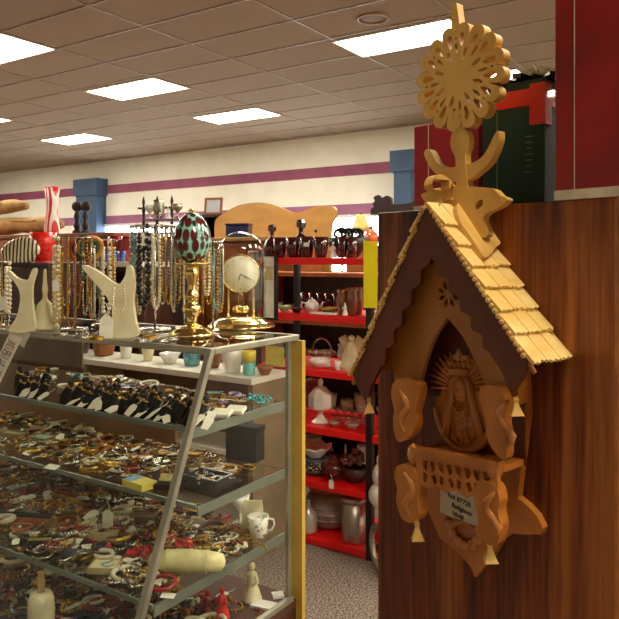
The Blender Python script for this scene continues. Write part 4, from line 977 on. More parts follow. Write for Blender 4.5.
# small dishes and loose rings between the stands
for i, (px, py) in enumerate(((82, 338), (96, 340), (60, 336), (140, 342), (150, 339), (160, 342), (170, 340), (14, 328), (104, 334), (146, 334))):
    x, y, z = ctop(px, py)
    g = MB(); g.ring((0, 0, .003), .028, .002, 20, 5); g.ring((0, 0, .006), .024, .002, 20, 5); g.ring((.004, 0, .010), .022, .0018, 20, 5)
    tag(obj('bangle_stack', g, (mSILV, mGCH, mSILV)[i % 3], loc=(x, y, z)), 'stack of thin bangles lying on the showcase top among the stands', 'bangles', 'bangle stacks on the showcase top')
for i, (px, py, s_, r_, lb) in enumerate(((106, 338, .075, .15, 'white price tag standing at the foot of the torso-shaped stand'), (49, 284, .0, 0, ''), (146, 262, 0, 0, ''))):
    if s_: hangtag(lb, ctop(px, py), s_, YAW, -.1)
q = Vector(ctop(155, 330)); kd = Vector((q.x, q.y, 0)).dot(FW)/F
hangtag('large white price tag hanging high on the right necklace rack', q+FW*(-22*kd-.006)+RT*(-8*kd)+Vector((0, 0, 104*kd-.075)), .05, YAW+.2)
q = WZ(53, 332, TZ); hangtag('white price tag hanging at the left side of the pearl rack', (Vector((q.x+.015, q.y, 0))+Vector((0, 0, TZ+40*kd))), .04, YAW)
q = WZ(3, 330, TZ); hangtag('white price tag at the far left edge of the showcase top', (Vector((q.x, q.y, 0))+Vector((0, 0, TZ+20*kd))), .05, YAW)

# ================================================================== INSIDE THE CASE
def oncase(px, py, z): q = WZ(px, py, z); return (q.x, q.y, z)
# ring displays on the upper shelf
def ringcone():
    t = thing('ring_display', 'black velvet ring holder', 'ring display', (0, 0, 0))
    obj('finger', MB().tube([(0, .012, 0), (0, .004, .02), (0, -.004, .045), (0, -.006, .058), (0, -.0062, .062)], [.014, .0125, .009, .007, .002], 10), mBLK, t)
    obj('ring', MB().ring((0, -.003, .043), .0096, .0018, 16, 5).ball((0, -.014, .046), (.004, .003, .004), 6, 4), mGCH, t)
    return t
rc = ringcone()
def smalltag():
    t = thing('ring_tag', 'white tag', 'price tag', (0, 0, 0))
    obj('card', MB().add([(-.007, 0, 0), (.007, 0, 0), (.009, .004, .020), (.005, .006, .028), (-.005, .006, .028), (-.009, .004, .020)]+[(-.007, .001, 0), (.007, .001, 0), (.009, .005, .020), (.005, .007, .028), (-.005, .007, .028), (-.009, .005, .020)],
        [(0, 1, 2, 3, 4, 5), (11, 10, 9, 8, 7, 6)]+[(i, (i+1) % 6, (i+1) % 6+6, i+6) for i in range(6)]), mWHITE, t)
    obj('string', MB().tube([(0, .006, .027), (.003, .009, .036), (0, .012, .046)], .0006, 4), mSTRING, t); return t
stg = smalltag()
ringpx = [(16, 0), (24, 1), (32, 0), (41, 1), (62, 0), (73, 1), (84, 0), (92, 1), (101, 0), (110, 1), (120, 0), (130, 1), (140, 0), (150, 1), (161, 0), (172, 1), (185, 0), (198, 0)]
Z1 = SH[0][0]
firstc = True; firstt = True; kt = 0
for i, (px, back) in enumerate(ringpx):
    for row in range(2 if i % 3 else 3):
        yy = 1.515+row*.060+(.018 if back else 0)
        q = WY(px, 400, yy); x = q.x
        if x > XR-.05: continue
        loc = (x, yy, Z1+.001); rot = (-.30+random.uniform(-.15, .15), .38+random.uniform(-.25, .3), .45+random.uniform(-.3, .3)); s_ = random.uniform(.95, 1.3)*(1.05)
        if firstc: rc.location = loc; rc.rotation_euler = rot; rc.scale = (s_,)*3; firstc = False; rc['group'] = 'ring holders on the upper shelf'; rc['label'] = 'black velvet ring holder leaning in the rows on the upper glass shelf'
        else: dup(rc, loc, rot, s_)
    if i % 6 != 3:
        yy = 1.487; q = WY(px+5, 400, yy); loc = (q.x, yy+.004, Z1+.004); rot = (-.9+random.uniform(-.3, .3), random.uniform(-.3, .3), .3+random.uniform(-.5, .5)); s_ = random.uniform(1.4, 2.0)
        if firstt: stg.location = loc; stg.rotation_euler = rot; stg.scale = (s_,)*3; firstt = False; stg['group'] = 'tags among the ring holders'; stg['label'] = 'white string tag lying in front of the black ring holders'
        else: dup(stg, loc, rot, s_)
# prototypes of costume jewellery -------------------------------------------
def P_brooch(n, r):
    g = MB(); g.ball((0, 0, .006), (r*.35, r*.35, .005), 7, 5)
    for k in range(n): a = 2*PI*k/n; g.ball((r*.7*math.cos(a), r*.7*math.sin(a), .004), (r*.32, r*.32, .004), 6, 4)
    return g
def P_leaf():
    g = MB()
    for k in range(5):
        a = -1+k*.5; g.tube([(0, 0, .003), (.014*math.cos(a), .014*math.sin(a), .007), (.028*math.cos(a), .028*math.sin(a), .003)], [.002, .005, .001], 5)
    g.tube([(0, 0, .003), (-.018, 0, .003)], .0015, 5); return g
def P_bracelet(n=16, R_=.026, r=.005):
    g = MB()
    for k in range(n): a = 2*PI*k/n; g.ball((R_*math.cos(a), R_*math.sin(a), r), r, 6, 4)
    return g
def P_chain(seed):
    rr = random.Random(seed); pts = []; a = 0; p = Vector((0, 0, .003))
    for k in range(26): a += rr.uniform(-.9, 1.1); p = p+Vector((math.cos(a), math.sin(a), 0))*.008; p.z = .003+rr.uniform(0, .005); pts.append(p.copy())
    c = sum(pts, Vector())/len(pts); return MB().tube([q-Vector((c.x, c.y, 0)) for q in pts], .0022, 5)
def P_strand(seed):
    rr = random.Random(seed); g = MB(); a = 0; p = Vector((0, 0, .004)); P = []
    for k in range(24): a += rr.uniform(-.5, .8); p = p+Vector((math.cos(a), math.sin(a), 0))*.0075; P.append(p.copy())
    c = sum(P, Vector())/len(P)
    for q in P: g.ball((q.x-c.x, q.y-c.y, .0042), .0042, 6, 4)
    return g
def P_bangle():
    return MB().ring((0, 0, .006), .030, .005, 22, 6)
def P_cuff():
    return MB().tube([(.028*math.cos(a), .022*math.sin(a), .008) for a in [.4+i*.35 for i in range(16)]], [.003]+[.0065]*14+[.003], 6)
def P_cameo():
    return MB().lathe([(.014, 0), (.015, .003), (.010, .006), (.0001, .008)], 14, sy=1.3)
def P_ear():
    g = MB(); 
    for s_ in (-1, 1): g.ball((s_*.012, 0, .005), (.006, .006, .005), 7, 5); g.ball((s_*.012, -.010, .004), (.004, .006, .004), 6, 4)
    return g
mRUBY = M('ruby_stone', 'A01018', '600810', .15, coat=.6, scale=30); mCOP = M('copper', 'A85C30', '6C3418', .35, 1, 40); mWD = M('dark_wood_bead', '4A2818', '2C160C', .5, scale=30)
mORG = M('orange_stone', 'C06028', '8A3C14', .3, scale=30); mSTN = M('ivory_stone', 'E4DCC0', 'C4B890', .3, scale=30); mNAVY = M('navy_stone', '202848', '101428', .2)
kinds = [('brooch', 'brooch', P_brooch(6, .016)), ('brooch', 'brooch', P_brooch(8, .020)), ('leaf_brooch', 'leaf-shaped brooch', P_leaf()), ('bead_bracelet', 'bead bracelet', P_bracelet()), ('bead_bracelet', 'bead bracelet', P_bracelet(20, .03, .0045)),
         ('chain', 'tangled chain', P_chain(1)), ('chain', 'tangled chain', P_chain(2)), ('bead_string', 'bead string', P_strand(3)), ('bead_string', 'bead string', P_strand(4)), ('bangle', 'bangle', P_bangle()), ('cuff', 'cuff bracelet', P_cuff()), ('cameo', 'oval cameo', P_cameo()), ('earrings', 'pair of earrings', P_ear())]
protos = []
for n_, lb, g in kinds:
    me = bpy.data.meshes.new(n_); me.from_pydata([tuple(v) for v in g.v], [], g.f); me.polygons.foreach_set('use_smooth', g.sm); me.materials.append(mGCH); protos.append((n_, lb, me))
CN_ = {'gold_chain': 'gold', 'antique_gold': 'antique gold', 'silver': 'silver', 'copper': 'copper-coloured', 'ruby_stone': 'ruby red', 'coral_bead': 'coral red', 'dark_wood_bead': 'dark wooden', 'orange_stone': 'orange', 'ivory_stone': 'ivory', 'aqua_bead': 'aqua', 'black_bead': 'black', 'navy_stone': 'navy blue', 'lilac_bead': 'lilac', 'green_bead': 'green', 'turquoise_stone': 'turquoise', 'pearl': 'pearl'}
def jewel(i, m_, loc, s_, where, group, tilt=.15):
    n_, lb, me = protos[i]
    o = bpy.data.objects.new(n_, me); COL.objects.link(o); o.location = loc; o.scale = (s_,)*3
    o.rotation_euler = (random.uniform(-tilt, tilt), random.uniform(-tilt, tilt), random.uniform(0, 6.28))
    o.material_slots[0].link = 'OBJECT'; o.material_slots[0].material = m_
    a = 'an' if False else ''
    return tag(o, ('%s %s %s' % (CN_[m_.name], lb, where)), lb.split()[-1] if lb != 'pair of earrings' else 'earrings', group)
# colour mixes of each heap, left to right as in the shop
WARM = [mAGOLD]*4+[mGCH]*6+[mCOP]*2+[mWD]*3+[mSTN]*6+[mORG]+[mCORAL]+[mSILV]*5+[mBBEAD]*2
REDD = [mRUBY]*3+[mWD]*3+[mBBEAD]*4+[mCOP]*2+[mAGOLD]*4+[mCORAL]+[mSTN]*3+[mGCH]*3+[mSILV]*2
PALE = [mSTN]*4+[mSILV]*3+[mGCH]*3+[mTBEAD, mCORAL, mLIL, mAGOLD]
kn = {}
def scatter(n, z, ya, yb, pxa, pxb, mix, where, group, smin=.8, smax=1.25, zj=.004, avoid=(), mind=.020):
    placed = []; tries = 0
    while len(placed) < n and tries < n*30:
        tries += 1
        y = random.uniform(ya, yb); px = random.uniform(pxa, pxb); q = WY(px, 400, y); x = q.x
        if x > XR-.065 or x < XL+.06: continue
        if any((x-a)**2+(y-b)**2 < r*r for a, b, r in avoid): continue
        if any((x-a)**2+(y-b)**2 < mind*mind for a, b in placed): continue
        i = random.randrange(len(protos)); placed.append((x, y))
        m_ = random.choice(mix); jewel(i, m_, (x, y, z+.001+random.choice((0, 0, zj, 2*zj))), random.uniform(smin, smax), where, group)
    return placed
Z2, Z3, Z0 = SH[1][0], SH[2][0], ZB
avoid2 = []; avoid3 = []; avoid0 = []
def spot(px, py, z, r, lst): q = WZ(px, py, z); lst.append((q.x, q.y, r)); return q
# -- special pieces on the middle shelf (right part)
q = spot(238, 462, Z2, .085, avoid2)
t = thing('jewelry_box', 'tall black jewellery box standing at the back of the middle glass shelf', 'box', (q.x+.0, q.y+.04, Z2+.001), .1)
obj('carton', MB().span((-.065, -.03, 0), (.065, .03, .118)), mBLK, t, bev=.004); obj('lid', MB().span((-.067, -.032, .105), (.067, .032, .125)), mBLK, t, bev=.003)
q = spot(262, 480, Z2, .085, avoid2)
q = Vector((-1.475, 1.66, Z2)); avoid2.append((q.x, q.y, .09))
t = thing('jewelry_box', 'open low black jewellery box with gold clasp on the middle glass shelf', 'box', (q.x, q.y, Z2+.001), .05)
g = MB(); g.span((-.065, -.045, 0), (.065, .045, .008)); g.span((-.065, -.045, 0), (.065, -.040, .042)); g.span((-.065, .040, 0), (.065, .045, .042)); g.span((-.065, -.04, 0), (-.06, .04, .042)); g.span((.06, -.04, 0), (.065, .04, .042)); obj('tray', g, mBLKG, t)
obj('clasp', MB().lathe([(.005, 0), (.005, .003), (.0001, .004)], 12, M4=Matrix.Translation((0, -.045, .026)) @ Matrix.Rotation(PI/2, 4, 'X')), mBRASS, t, 'gold clasp')
for k in range(7): jewel((2, 5, 0, 3, 6)[k % 5], (mSILV, mSTN, mGCH)[k % 3], (q.x-.04+.014*k, q.y+random.uniform(-.02, .02), Z2+.034), .7, 'lying in the open black jewellery box', 'pieces in the open black box')
q = Vector((-1.60, 1.60, Z2)); avoid2.append((q.x, q.y, .07))
t = thing('brown_tray', 'dark maroon display pad with a yellow tag on the middle glass shelf', 'display pad', (q.x, q.y, Z2+.001), .4)
obj('pad', MB().box((0, 0, .012), (.10, .08, .02), (.2, 0, 0)), M('maroon_velvet', '3A1412', '260C0C', .8), t, bev=.003)
obj('label', MB().box((.01, -.018, .032), (.045, .026, .002), (.7, 0, 0)), M('yellow_label', 'E4CC58', 'F0E8C0', .6, scale=60), t, 'yellow and white label')
q = Vector((-1.66, 1.545, Z2)); avoid2.append((q.x, q.y, .06))
t = thing('card_box', 'yellow and blue card box with small print near the middle glass shelf front', 'box', (q.x, q.y, Z2+.001), -.1)
obj('carton', MB().span((-.05, -.03, 0), (.05, .03, .022)), M('yellow_card', 'E8D860', 'D8C040', .5, scale=8), t, bev=.001); obj('panel', MB().span((-.048, -.028, .022), (-.01, .028, .0228)), M('pale_blue_print', '5C88B8', '88A8C8', .5, scale=60), t, 'pale blue panel')
# -- lower shelf specials
q = spot(240, 523, Z3, .045, avoid3)
lathed('goblet', 'white milk glass goblet on the lower glass shelf behind the mug', 'goblet', 'goblet', .098, (q.x, q.y, Z3+.001), mMILK, 20, wide=.9)
q = spot(258, 536, Z3, .05, avoid3); 
t = thing('flowered_mug', 'small white mug with painted flowers on the lower glass shelf', 'mug', (q.x, q.y, Z3+.001), YAW)
m_, nt, p = newmat('china_with_painted_flowers'); nz = noise(nt, coords(nt), 55, 3)
nt.links.new(mix_ramp(nt, nz, [(.30, '3C7050'), (.42, 'F0EAD8'), (.58, 'F0EAD8'), (.68, 'A84040')]), p.inputs['Base Color']); p.inputs['Roughness'].default_value = .15
obj('body', MB().lathe([(.028, 0), (.031, .003), (.033, .03), (.037, .068), (.0345, .068), (.030, .03), (.0001, .006)], 22), m_, t); obj('handle', MB().tube([(.033, 0, .058), (.052, 0, .056), (.056, 0, .038), (.046, 0, .02), (.032, 0, .016)], .0035, 7), mMILK, t)
q = Vector((-1.455, 1.90, Z3)); avoid3.append((q.x, q.y, .04))
t = thing('lace_sachet', 'cream lace sachet leaning behind the goblet on the lower glass shelf', 'sachet', (q.x-.03, q.y, Z3+.001), YAW)
obj('cloth', MB().box((0, 0, .055), (.085, .012, .10), (-.15, 0, 0), taper=.75), mCREAM, t, bev=.005)
q = WZ(187, 566, Z3+.02); avoid3.append((q.x, q.y, .075)); avoid3.append((q.x-.05, q.y-.03, .06))
t = thing('cloth_roll', 'pale yellow rolled cloth pouch on the lower glass shelf', 'pouch', (q.x+.0, q.y, Z3+.001), .55); t.scale = (1.2, 1.3, 1.3)
g = MB(); g.tube([(-.098, 0, .022), (-.09, 0, .023), (-.05, .002, .026), (0, -.002, .027), (.05, .002, .025), (.088, 0, .024), (.096, 0, .022)], [.004, .019, .024, .026, .024, .019, .004], 14); obj('body', g, M('pale_yellow_satin', 'E8E0A8', 'D0C484', .55, scale=25, bmp=.3), t)
for s_ in (-.05, 0, .05): obj('crease', MB().ring((s_, 0, .026), .0255, .0012, 20, 5, axis='x'), M('pale_yellow_satin', ''), t)
def openbox(label, px, py, z, w_, dd, h, m_, rz, lst, filler=None):
    q = spot(px, py, z, max(w_, dd)*.62, lst); t = thing('gift_carton', label, 'box', (q.x, q.y, z+.001), rz)
    g = MB(); g.span((-w_/2, -dd/2, 0), (w_/2, dd/2, .004)); a = .004
    g.span((-w_/2, -dd/2, 0), (w_/2, -dd/2+a, h)); g.span((-w_/2, dd/2-a, 0), (w_/2, dd/2, h)); g.span((-w_/2, -dd/2, 0), (-w_/2+a, dd/2, h)); g.span((w_/2-a, -dd/2, 0), (w_/2, dd/2, h)); obj('tray', g, m_, t)
    if filler: obj('pad', MB().span((-w_/2+a, -dd/2+a, .004), (w_/2-a, dd/2-a, h*.8)), filler, t)
    return q, h*.8+.001
mBOX = M('beige_card', 'C0AC7C', 'AC9868', .6, scale=20)
q, hh = openbox('beige card box with a brooch, white tag standing on it, on the lower glass shelf', 105, 538, Z3, .085, .06, .024, mBOX, .55, avoid3, mBOX)
jewel(2, mWD, (q.x, q.y, Z3+hh+.002), .8, 'in the beige card box with standing tag', None); hangtag('tall white tag standing on the beige brooch box', (q.x-.01, q.y+.02, Z3+hh+.004), .062, .5)
q, hh = openbox('open beige box with cream lining near the front of the lower glass shelf', 105, 570, Z3, .085, .07, .02, mBOX, .5, avoid3, mCREAM)
jewel(7, mTBEAD, (q.x+.01, q.y, Z3+hh+.001), .6, 'lying in the open lined box', None)
q, hh = openbox('yellow lined jewellery tray on the lower glass shelf', 40, 543, Z3, .085, .04, .014, mBLKG, .65, avoid3, M('mustard_velvet', 'B0A030', '948420', .8))
q, hh = openbox('dull brown long box at the right of the lower glass shelf front', 143, 520, Z3, .09, .06, .022, M('dull_brown_card', '8A7458', '6C5840', .6), .5, avoid3, M('dull_brown_card', ''))
q, hh = openbox('teal lined box in the middle of the middle glass shelf', 41, 440, Z2, .09, .06, .016, M('beige_card', ''), .2, avoid2, M('pale_aqua_card', '90B8A8', '80A898', .7))
q, hh = openbox('long beige card box at the left of the middle glass shelf', 14, 437, Z2, .11, .05, .02, M('beige_card', ''), .2, avoid2, mCREAM)
for i, (px, py, w_, dd, rz, z, lst, lb) in enumerate(((71, 545, .055, .06, .35, Z3, avoid3, 'white earring card with black studs on the lower glass shelf'), (33, 536, .035, .04, .6, Z3, avoid3, 'white round-cornered card beside the yellow lined tray'),
        (87, 548, .035, .025, .9, Z3, avoid3, 'small blank white card in front of the beige brooch box'), (122, 560, .06, .02, .2, Z3, avoid3, 'narrow white label at the right of the open lined box'), (226, 536, .05, .04, .3, Z3, avoid3, 'white earring card to the left of the flowered mug'),
        (240, 546, .05, .03, .8, Z3, avoid3, 'white card in front of the flowered mug'), (158, 583, .05, .03, .1, Z3, avoid3, 'white card in front of the cloth roll'), (168, 597, .04, .02, .4, Z3, avoid3, 'small white label at the very front corner of the lower shelf'), (52, 468, .05, .03, .2, Z2, avoid2, 'white card at the front edge of the middle glass shelf'))):
    q = spot(px, py, z, .03, lst)
    t = thing('white_card', lb, 'card', (q.x, q.y, z+.004), (.25, 0, rz)); obj('card', MB().box((0, 0, 0), (w_, dd, .0012)), mWHITE, t)
    if i in (0, 4):
        for s_ in (-1, 1): obj('stud', MB().ball((s_*w_*.2, 0, .003), .004, 8, 5), mBBEAD, t)
# dark figurine, black folding fan, black bead pile, red flower, ceramic bottle
q = spot(54, 533, Z3, .035, avoid3)
t = figurine('small dark bronze figurine standing beside the yellow lined tray', (q.x, q.y, Z3+.001), .075, mAGOLD)
q = spot(30, 520, Z3, .05, avoid3); avoid3.append((q.x-.1, q.y, .05)); avoid3.append((q.x+.08, q.y+.0, .05))
t = thing('folding_fan', 'long closed black fan lying across the lower glass shelf at the left', 'fan', (q.x, q.y, Z3+.001), .45)
obj('leaf', MB().box((0, 0, .012), (.26, .035, .022), taper=.8), mBLK, t, bev=.004); obj('guard', MB().box((0, -.021, .008), (.27, .006, .012)), mORG, t, 'orange wooden guard stick')
for (px, py, n_, m_, lb, z) in ((72, 556, 20, mBBEAD, 'pile of glossy black beads on the lower glass shelf', Z3), (60, 552, 0, mRUBY, '', Z3), (74, 490, 16, mBBEAD, 'dark bead cluster on the lower shelf behind the fan', Z3), (138, 555, 14, mRED, 'bright red bead cluster at the front of the lower glass shelf', Z3), (184, 546, 9, mRED, 'little bright red ornament behind the cloth roll', Z3)):
    if not n_: continue
    q = spot(px, py, z, .045, avoid3); g = MB()
    for k in range(n_*2): g.ball((random.gauss(0, .022), random.gauss(0, .012), .006+random.uniform(0, .01)), random.uniform(.005, .009), 7, 5)
    g.lathe([(.03, 0), (.03, .004), (.0001, .006)], 12, sy=.6)
    tag(obj('bead_pile', g, m_, loc=(q.x, q.y, z+.001), rot=(0, 0, .5)), lb, 'beads')
q = spot(109, 549, Z3, .02, avoid3); tag(obj('red_bead', MB().ball((0, 0, .010), .010, 12, 8), mRED, loc=(q.x, q.y, Z3+.001)), 'single round red bead beside the beige boxes', 'bead')
q = spot(102, 552, Z3, .02, avoid3); tag(obj('purple_pouch', MB().box((0, 0, .008), (.03, .022, .016)), M('purple_satin', '6C3468', '502450', .4), loc=(q.x, q.y, Z3+.001), rot=(0, 0, .4), bev=.003), 'small purple satin pouch beside the red bead', 'pouch')
# case floor specials
q = spot(41, 618, Z0, .06, avoid0)
q = Vector(WP(41, 592, (0, 1.32, 0), (0, 1, 0)))
avoid0.append((q.x, q.y, .06))
t = thing('ceramic_bottle', 'cream ceramic bottle with thin neck on the case floor at lower left', 'bottle', (q.x, q.y, Z0+.001))
hb = q.z-Z0
obj('body', MB().lathe([(.036, 0), (.040, .01), (.040, hb*.72), (.038, hb*.86), (.030, hb*.98), (.012, hb)], 22), mCREAM, t); obj('neck', MB().lathe([(.011, hb-.002), (.009, hb+.01), (.013, hb+.03), (.008, hb+.05), (.010, hb+.06), (.0001, hb+.064)], 14), M('brown_cream_glaze', 'C0A068', 'A08048', .3), t)
for (px, py, h_, m_, lb) in ((222, 618, .10, mRED, 'red clown-like figurine on the case floor behind the shelf end'), (207, 617, .085, mRUBY, 'dark red figurine on the case floor, left of the bright red one'), (252, 600, .13, mCREAM, 'cream china figurine on the case floor near the end glass')):
    q = spot(px, py, Z0, .05, avoid0)
    if q.x > XR-.07: q.x = XR-.07
    figurine(lb, (q.x, q.y, Z0+.001), h_, m_)
for (px, py, w_, dd, rz, lb) in ((268, 608, .08, .05, .2, 'white china tile lying on the case floor near the end glass'), (282, 598, .04, .04, .8, 'small white card on the case floor at the back right corner')):
    q = spot(px, py, Z0, .03, avoid0)
    if q.x > XR-.06: q.x = XR-.06
    tag(obj('white_card', MB().box((0, 0, .004), (w_, dd, .008)), mMILK, loc=(q.x, q.y, Z0+.001), rot=(0, 0, rz)), lb, 'card')
# beads and bits on the right end of the upper shelf
q = WY(268, 393, 1.88); g = MB()
q.x = min(q.x, XR-.07)
for k in range(34): g.ball((random.gauss(0, .020), random.gauss(0, .010), .006+random.uniform(0, .016)), .006, 7, 5)
g.lathe([(.03, 0), (.03, .004), (.0001, .006)], 12, sy=.6)
tag(obj('bead_pile', g, mTURQ, loc=(q.x, q.y, Z1+.001)), 'heap of turquoise beads at the right end of the upper glass shelf', 'beads')
for k, (px, yy) in enumerate(((205, 1.60), (222, 1.66), (236, 1.72))):
    q = WY(px, 400, yy); t = thing('white_pad', ('left', 'middle', 'right')[k]+' one of three white display pads with brooches on the upper shelf', 'display pad', (q.x, yy, Z1+.001), .3)
    obj('pad', MB().box((0, 0, .008), (.06, .045, .014), (.25, 0, 0)), mWHITE, t, bev=.004)
scatter(80, Z1, 1.62, 1.93, 20, 286, PALE, 'lying behind the ring holders on the upper glass shelf', 'pieces on the upper glass shelf', .7, 1.1, mind=.024)
scatter(280, Z2, 1.57, 1.93, 0, 240, WARM, 'in the jumble on the middle glass shelf', 'pieces on the middle glass shelf', .85, 1.3, .005, avoid2, .019)
scatter(420, Z3, 1.40, 1.93, 0, 284, WARM+WARM+REDD, 'in the jumble on the lower glass shelf', 'pieces on the lower glass shelf', .95, 1.5, .005, avoid3, .0165)
scatter(190, Z0, 1.24, 1.85, 0, 290, REDD, 'in the jumble on the case floor', 'pieces on the case floor', 1.1, 1.7, .006, avoid0, .028)
# string tags strewn in the heaps
for i, (px, py, z) in enumerate(((58, 485, Z3), (95, 480, Z3), (150, 500, Z3), (20, 500, Z3), (200, 530, Z3), (212, 545, Z3), (130, 535, Z3), (75, 575, Z0), (120, 600, Z0), (30, 600, Z0), (100, 440, Z2), (130, 452, Z2), (75, 430, Z2), (150, 470, Z2), (195, 470, Z2), (60, 458, Z2), (215, 600, Z0), (190, 600, Z0), (8, 470, Z3), (118, 478, Z3), (15, 545, Z3), (48, 500, Z3), (85, 520, Z3), (140, 490, Z3), (112, 505, Z3), (175, 520, Z3), (160, 540, Z3), (5, 515, Z3), (25, 455, Z2), (90, 465, Z2), (115, 462, Z2), (60, 440, Z2), (140, 458, Z2), (50, 575, Z0), (95, 590, Z0), (10, 580, Z0), (65, 610, Z0))):
    q = WZ(px, py, z+.012)
    if q.x > XR-.05 or q.y > 1.93 or q.y < yfront(z)+.03: continue
    dup(stg, (q.x, q.y, z+.014), (-1.2+random.uniform(-.2, .2), random.uniform(-.3, .3), random.uniform(-.6, 1.2)), random.uniform(1.3, 2.0), 'white string tag lying in the jewellery jumble inside the showcase', 'tags in the jewellery jumble')

#PART3
# ================================================================== SHOP FURNITURE BEHIND
def pz(y, d): return H+(258-y)/F*d                 # height of a photo row at this distance
def cabinet(name, label, cat_, c, w_, dd, h, m, doors=2, kind='door', top=None, rz=0):
    t = thing(name, label, cat_, (c[0], c[1], 0), rz)
    obj('carcass', MB().span((0, .02, .06), (w_, dd, h-.03)), m, t, bev=.004); obj('top', MB().span((-.02, -.01, h-.03), (w_+.02, dd, h)), top or m, t, bev=.004)
    obj('plinth', MB().span((.02, .04, 0), (w_-.02, dd-.02, .06)), mBRN, t)
    for k in range(doors):
        a = w_/doors*k; d_ = obj('door' if kind == 'door' else 'drawer', MB().span((a+.01, 0, .09), (a+w_/doors-.01, .02, h-.05)), m, t, bev=.004)
        obj('knob', MB().ball((a+w_/doors*(.88 if k % 2 == 0 else .12), -.012, h*.6), .014, 8, 6), mAGOLD, d_)
    return t
def bookcase(name, label, c, w_, dd, h, m, n=4, back=None):
    t = thing(name, label, 'bookcase', (c[0], c[1], 0))
    for a in (0, w_-.03): obj('side_panel', MB().span((a, 0, 0), (a+.03, dd, h)), m, t)
    obj('back_panel', MB().span((.03, dd-.012, 0), (w_-.03, dd, h)), back or m, t)
    for k in range(n+1): z = .06+(h-.09)*k/n; obj('shelf', MB().span((.03, .0, z), (w_-.03, dd-.012, z+.025)), m, t)
    return t, [.086+(h-.09)*k/n for k in range(n+1)]
mRBW = M('reddish_brown_veneer', '9A5636', '84462A', .4, scale=12, stretch=(1, 1, .2)); mTAN = M('tan_brown_fabric', 'B08850', '94703C', .8, scale=14, bmp=.3)
mHB = M('honey_oak_headboard', 'CCA060', 'B88C4C', .4, scale=10, stretch=(.3, 1, 1)); mORW = M('orange_brown_wood', 'B06028', '944C1C', .45, scale=14, stretch=(1, 1, .2)); mDKF = M('very_dark_wood', '2A1814', '1A0E0C', .45, scale=14)
mWSH = M('white_shelf_laminate', 'E8E4D4', 'DAD6C6', .45, scale=6)
# long reddish cabinet at left
c = W(112, 232, 5.5); cw = 2.6
cabinet('wooden_cabinet', 'long reddish brown cabinet standing behind the showcase at the left', 'cabinet', (c.x-cw, c.y), cw, .5, pz(232, 5.5), mRBW, 4)
hC = pz(232, 5.5)
# rolls on top
for i, (pa, pb, r_, zz, lb) in enumerate(((-60, 62, .085, hC+.1, 'long rolled tan rug lying on the reddish brown cabinet'), (-90, 27, .075, hC+.285, 'shorter tan rug roll lying on top of the longer one'))):
    a = WY(pa, 0, c.y+.25); b = WY(pb, 0, c.y+.25)
    g = MB(); n = 14; L = b.x-a.x
    g.tube([(L*k/n, .012*math.sin(k*1.3), .006*math.sin(k*2.1)) for k in range(n+1)], [r_*(1-.25*(k/n)**3+.06*math.sin(k*1.7)) for k in range(n)]+[r_*.45], 16)
    t = thing('rolled_rug', lb, 'rug', (a.x, c.y+.25, zz)); obj('roll', g, mTAN, t)
    obj('fold_line', MB().tube([(L*k/n, -r_*.93*math.cos(.5), r_*.5+.01*math.sin(k)) for k in range(1, n-1)], .006, 5), mTAN, t)
# striped red and white paper vase and the black finials
q = WY(52, 232, c.y+.14); d_ = q.dot(FW)
t = thing('striped_vase', 'tall red and white swirled vase standing on the reddish brown cabinet', 'vase', (q.x, c.y+.14, hC+.001))
m_, nt, p = newmat('red_white_swirl'); wv = nt.nodes.new('ShaderNodeTexWave'); wv.inputs['Scale'].default_value = 3.2; wv.inputs['Distortion'].default_value = 5; wv.inputs['Detail Scale'].default_value = 1.2
nt.links.new(coords(nt, (3, 3, .6)), wv.inputs['Vector']); nt.links.new(mix_ramp(nt, wv.outputs[0], [(.5, 'E02430'), (.62, 'EDE6E0')]), p.inputs['Base Color']); p.inputs['Roughness'].default_value = .3
hv = 47/F*d_; rv = 7.5/F*d_
obj('body', MB().lathe([(rv, 0), (rv*1.02, hv*.1), (rv*.75, hv*.5), (rv*.8, hv*.75), (rv*1.0, hv), (rv*.9, hv), (rv*.65, hv*.7)], 20), m_, t); obj('rim', MB().ring((0, 0, hv), rv*.95, .006, 20, 6), MATS['red_enamel'], t)
for i, px in enumerate((77, 85.5)):
    q = WY(px, 232, c.y+.1); kd = q.dot(FW)/F
    t = thing('black_candlestick', ('left' if i == 0 else 'right')+' one of two black disc-topped candlesticks before the blue column', 'candlestick', (q.x, c.y+.1, hC+.001))
    obj('foot', MB().lathe([(4.5*kd, 0), (4.6*kd, 2*kd), (3*kd, 4*kd)], 12), mDKF, t); obj('stem', MB().lathe([(2.2*kd, 3*kd), (3.6*kd, 8*kd), (2*kd, 12*kd), (3.4*kd, 17*kd), (2*kd, 21*kd), (1.6*kd, 24*kd)], 12), mDKF, t); obj('disc', MB().lathe([(2*kd, -1.4*kd), (5*kd, -1.2*kd), (5*kd, 1.2*kd), (2*kd, 1.4*kd)], 20, M4=Matrix.Translation((0, 0, 27*kd)) @ Matrix.Rotation(YAW, 4, 'Z') @ Matrix.Rotation(PI/2, 4, 'X')), mDKF, t)
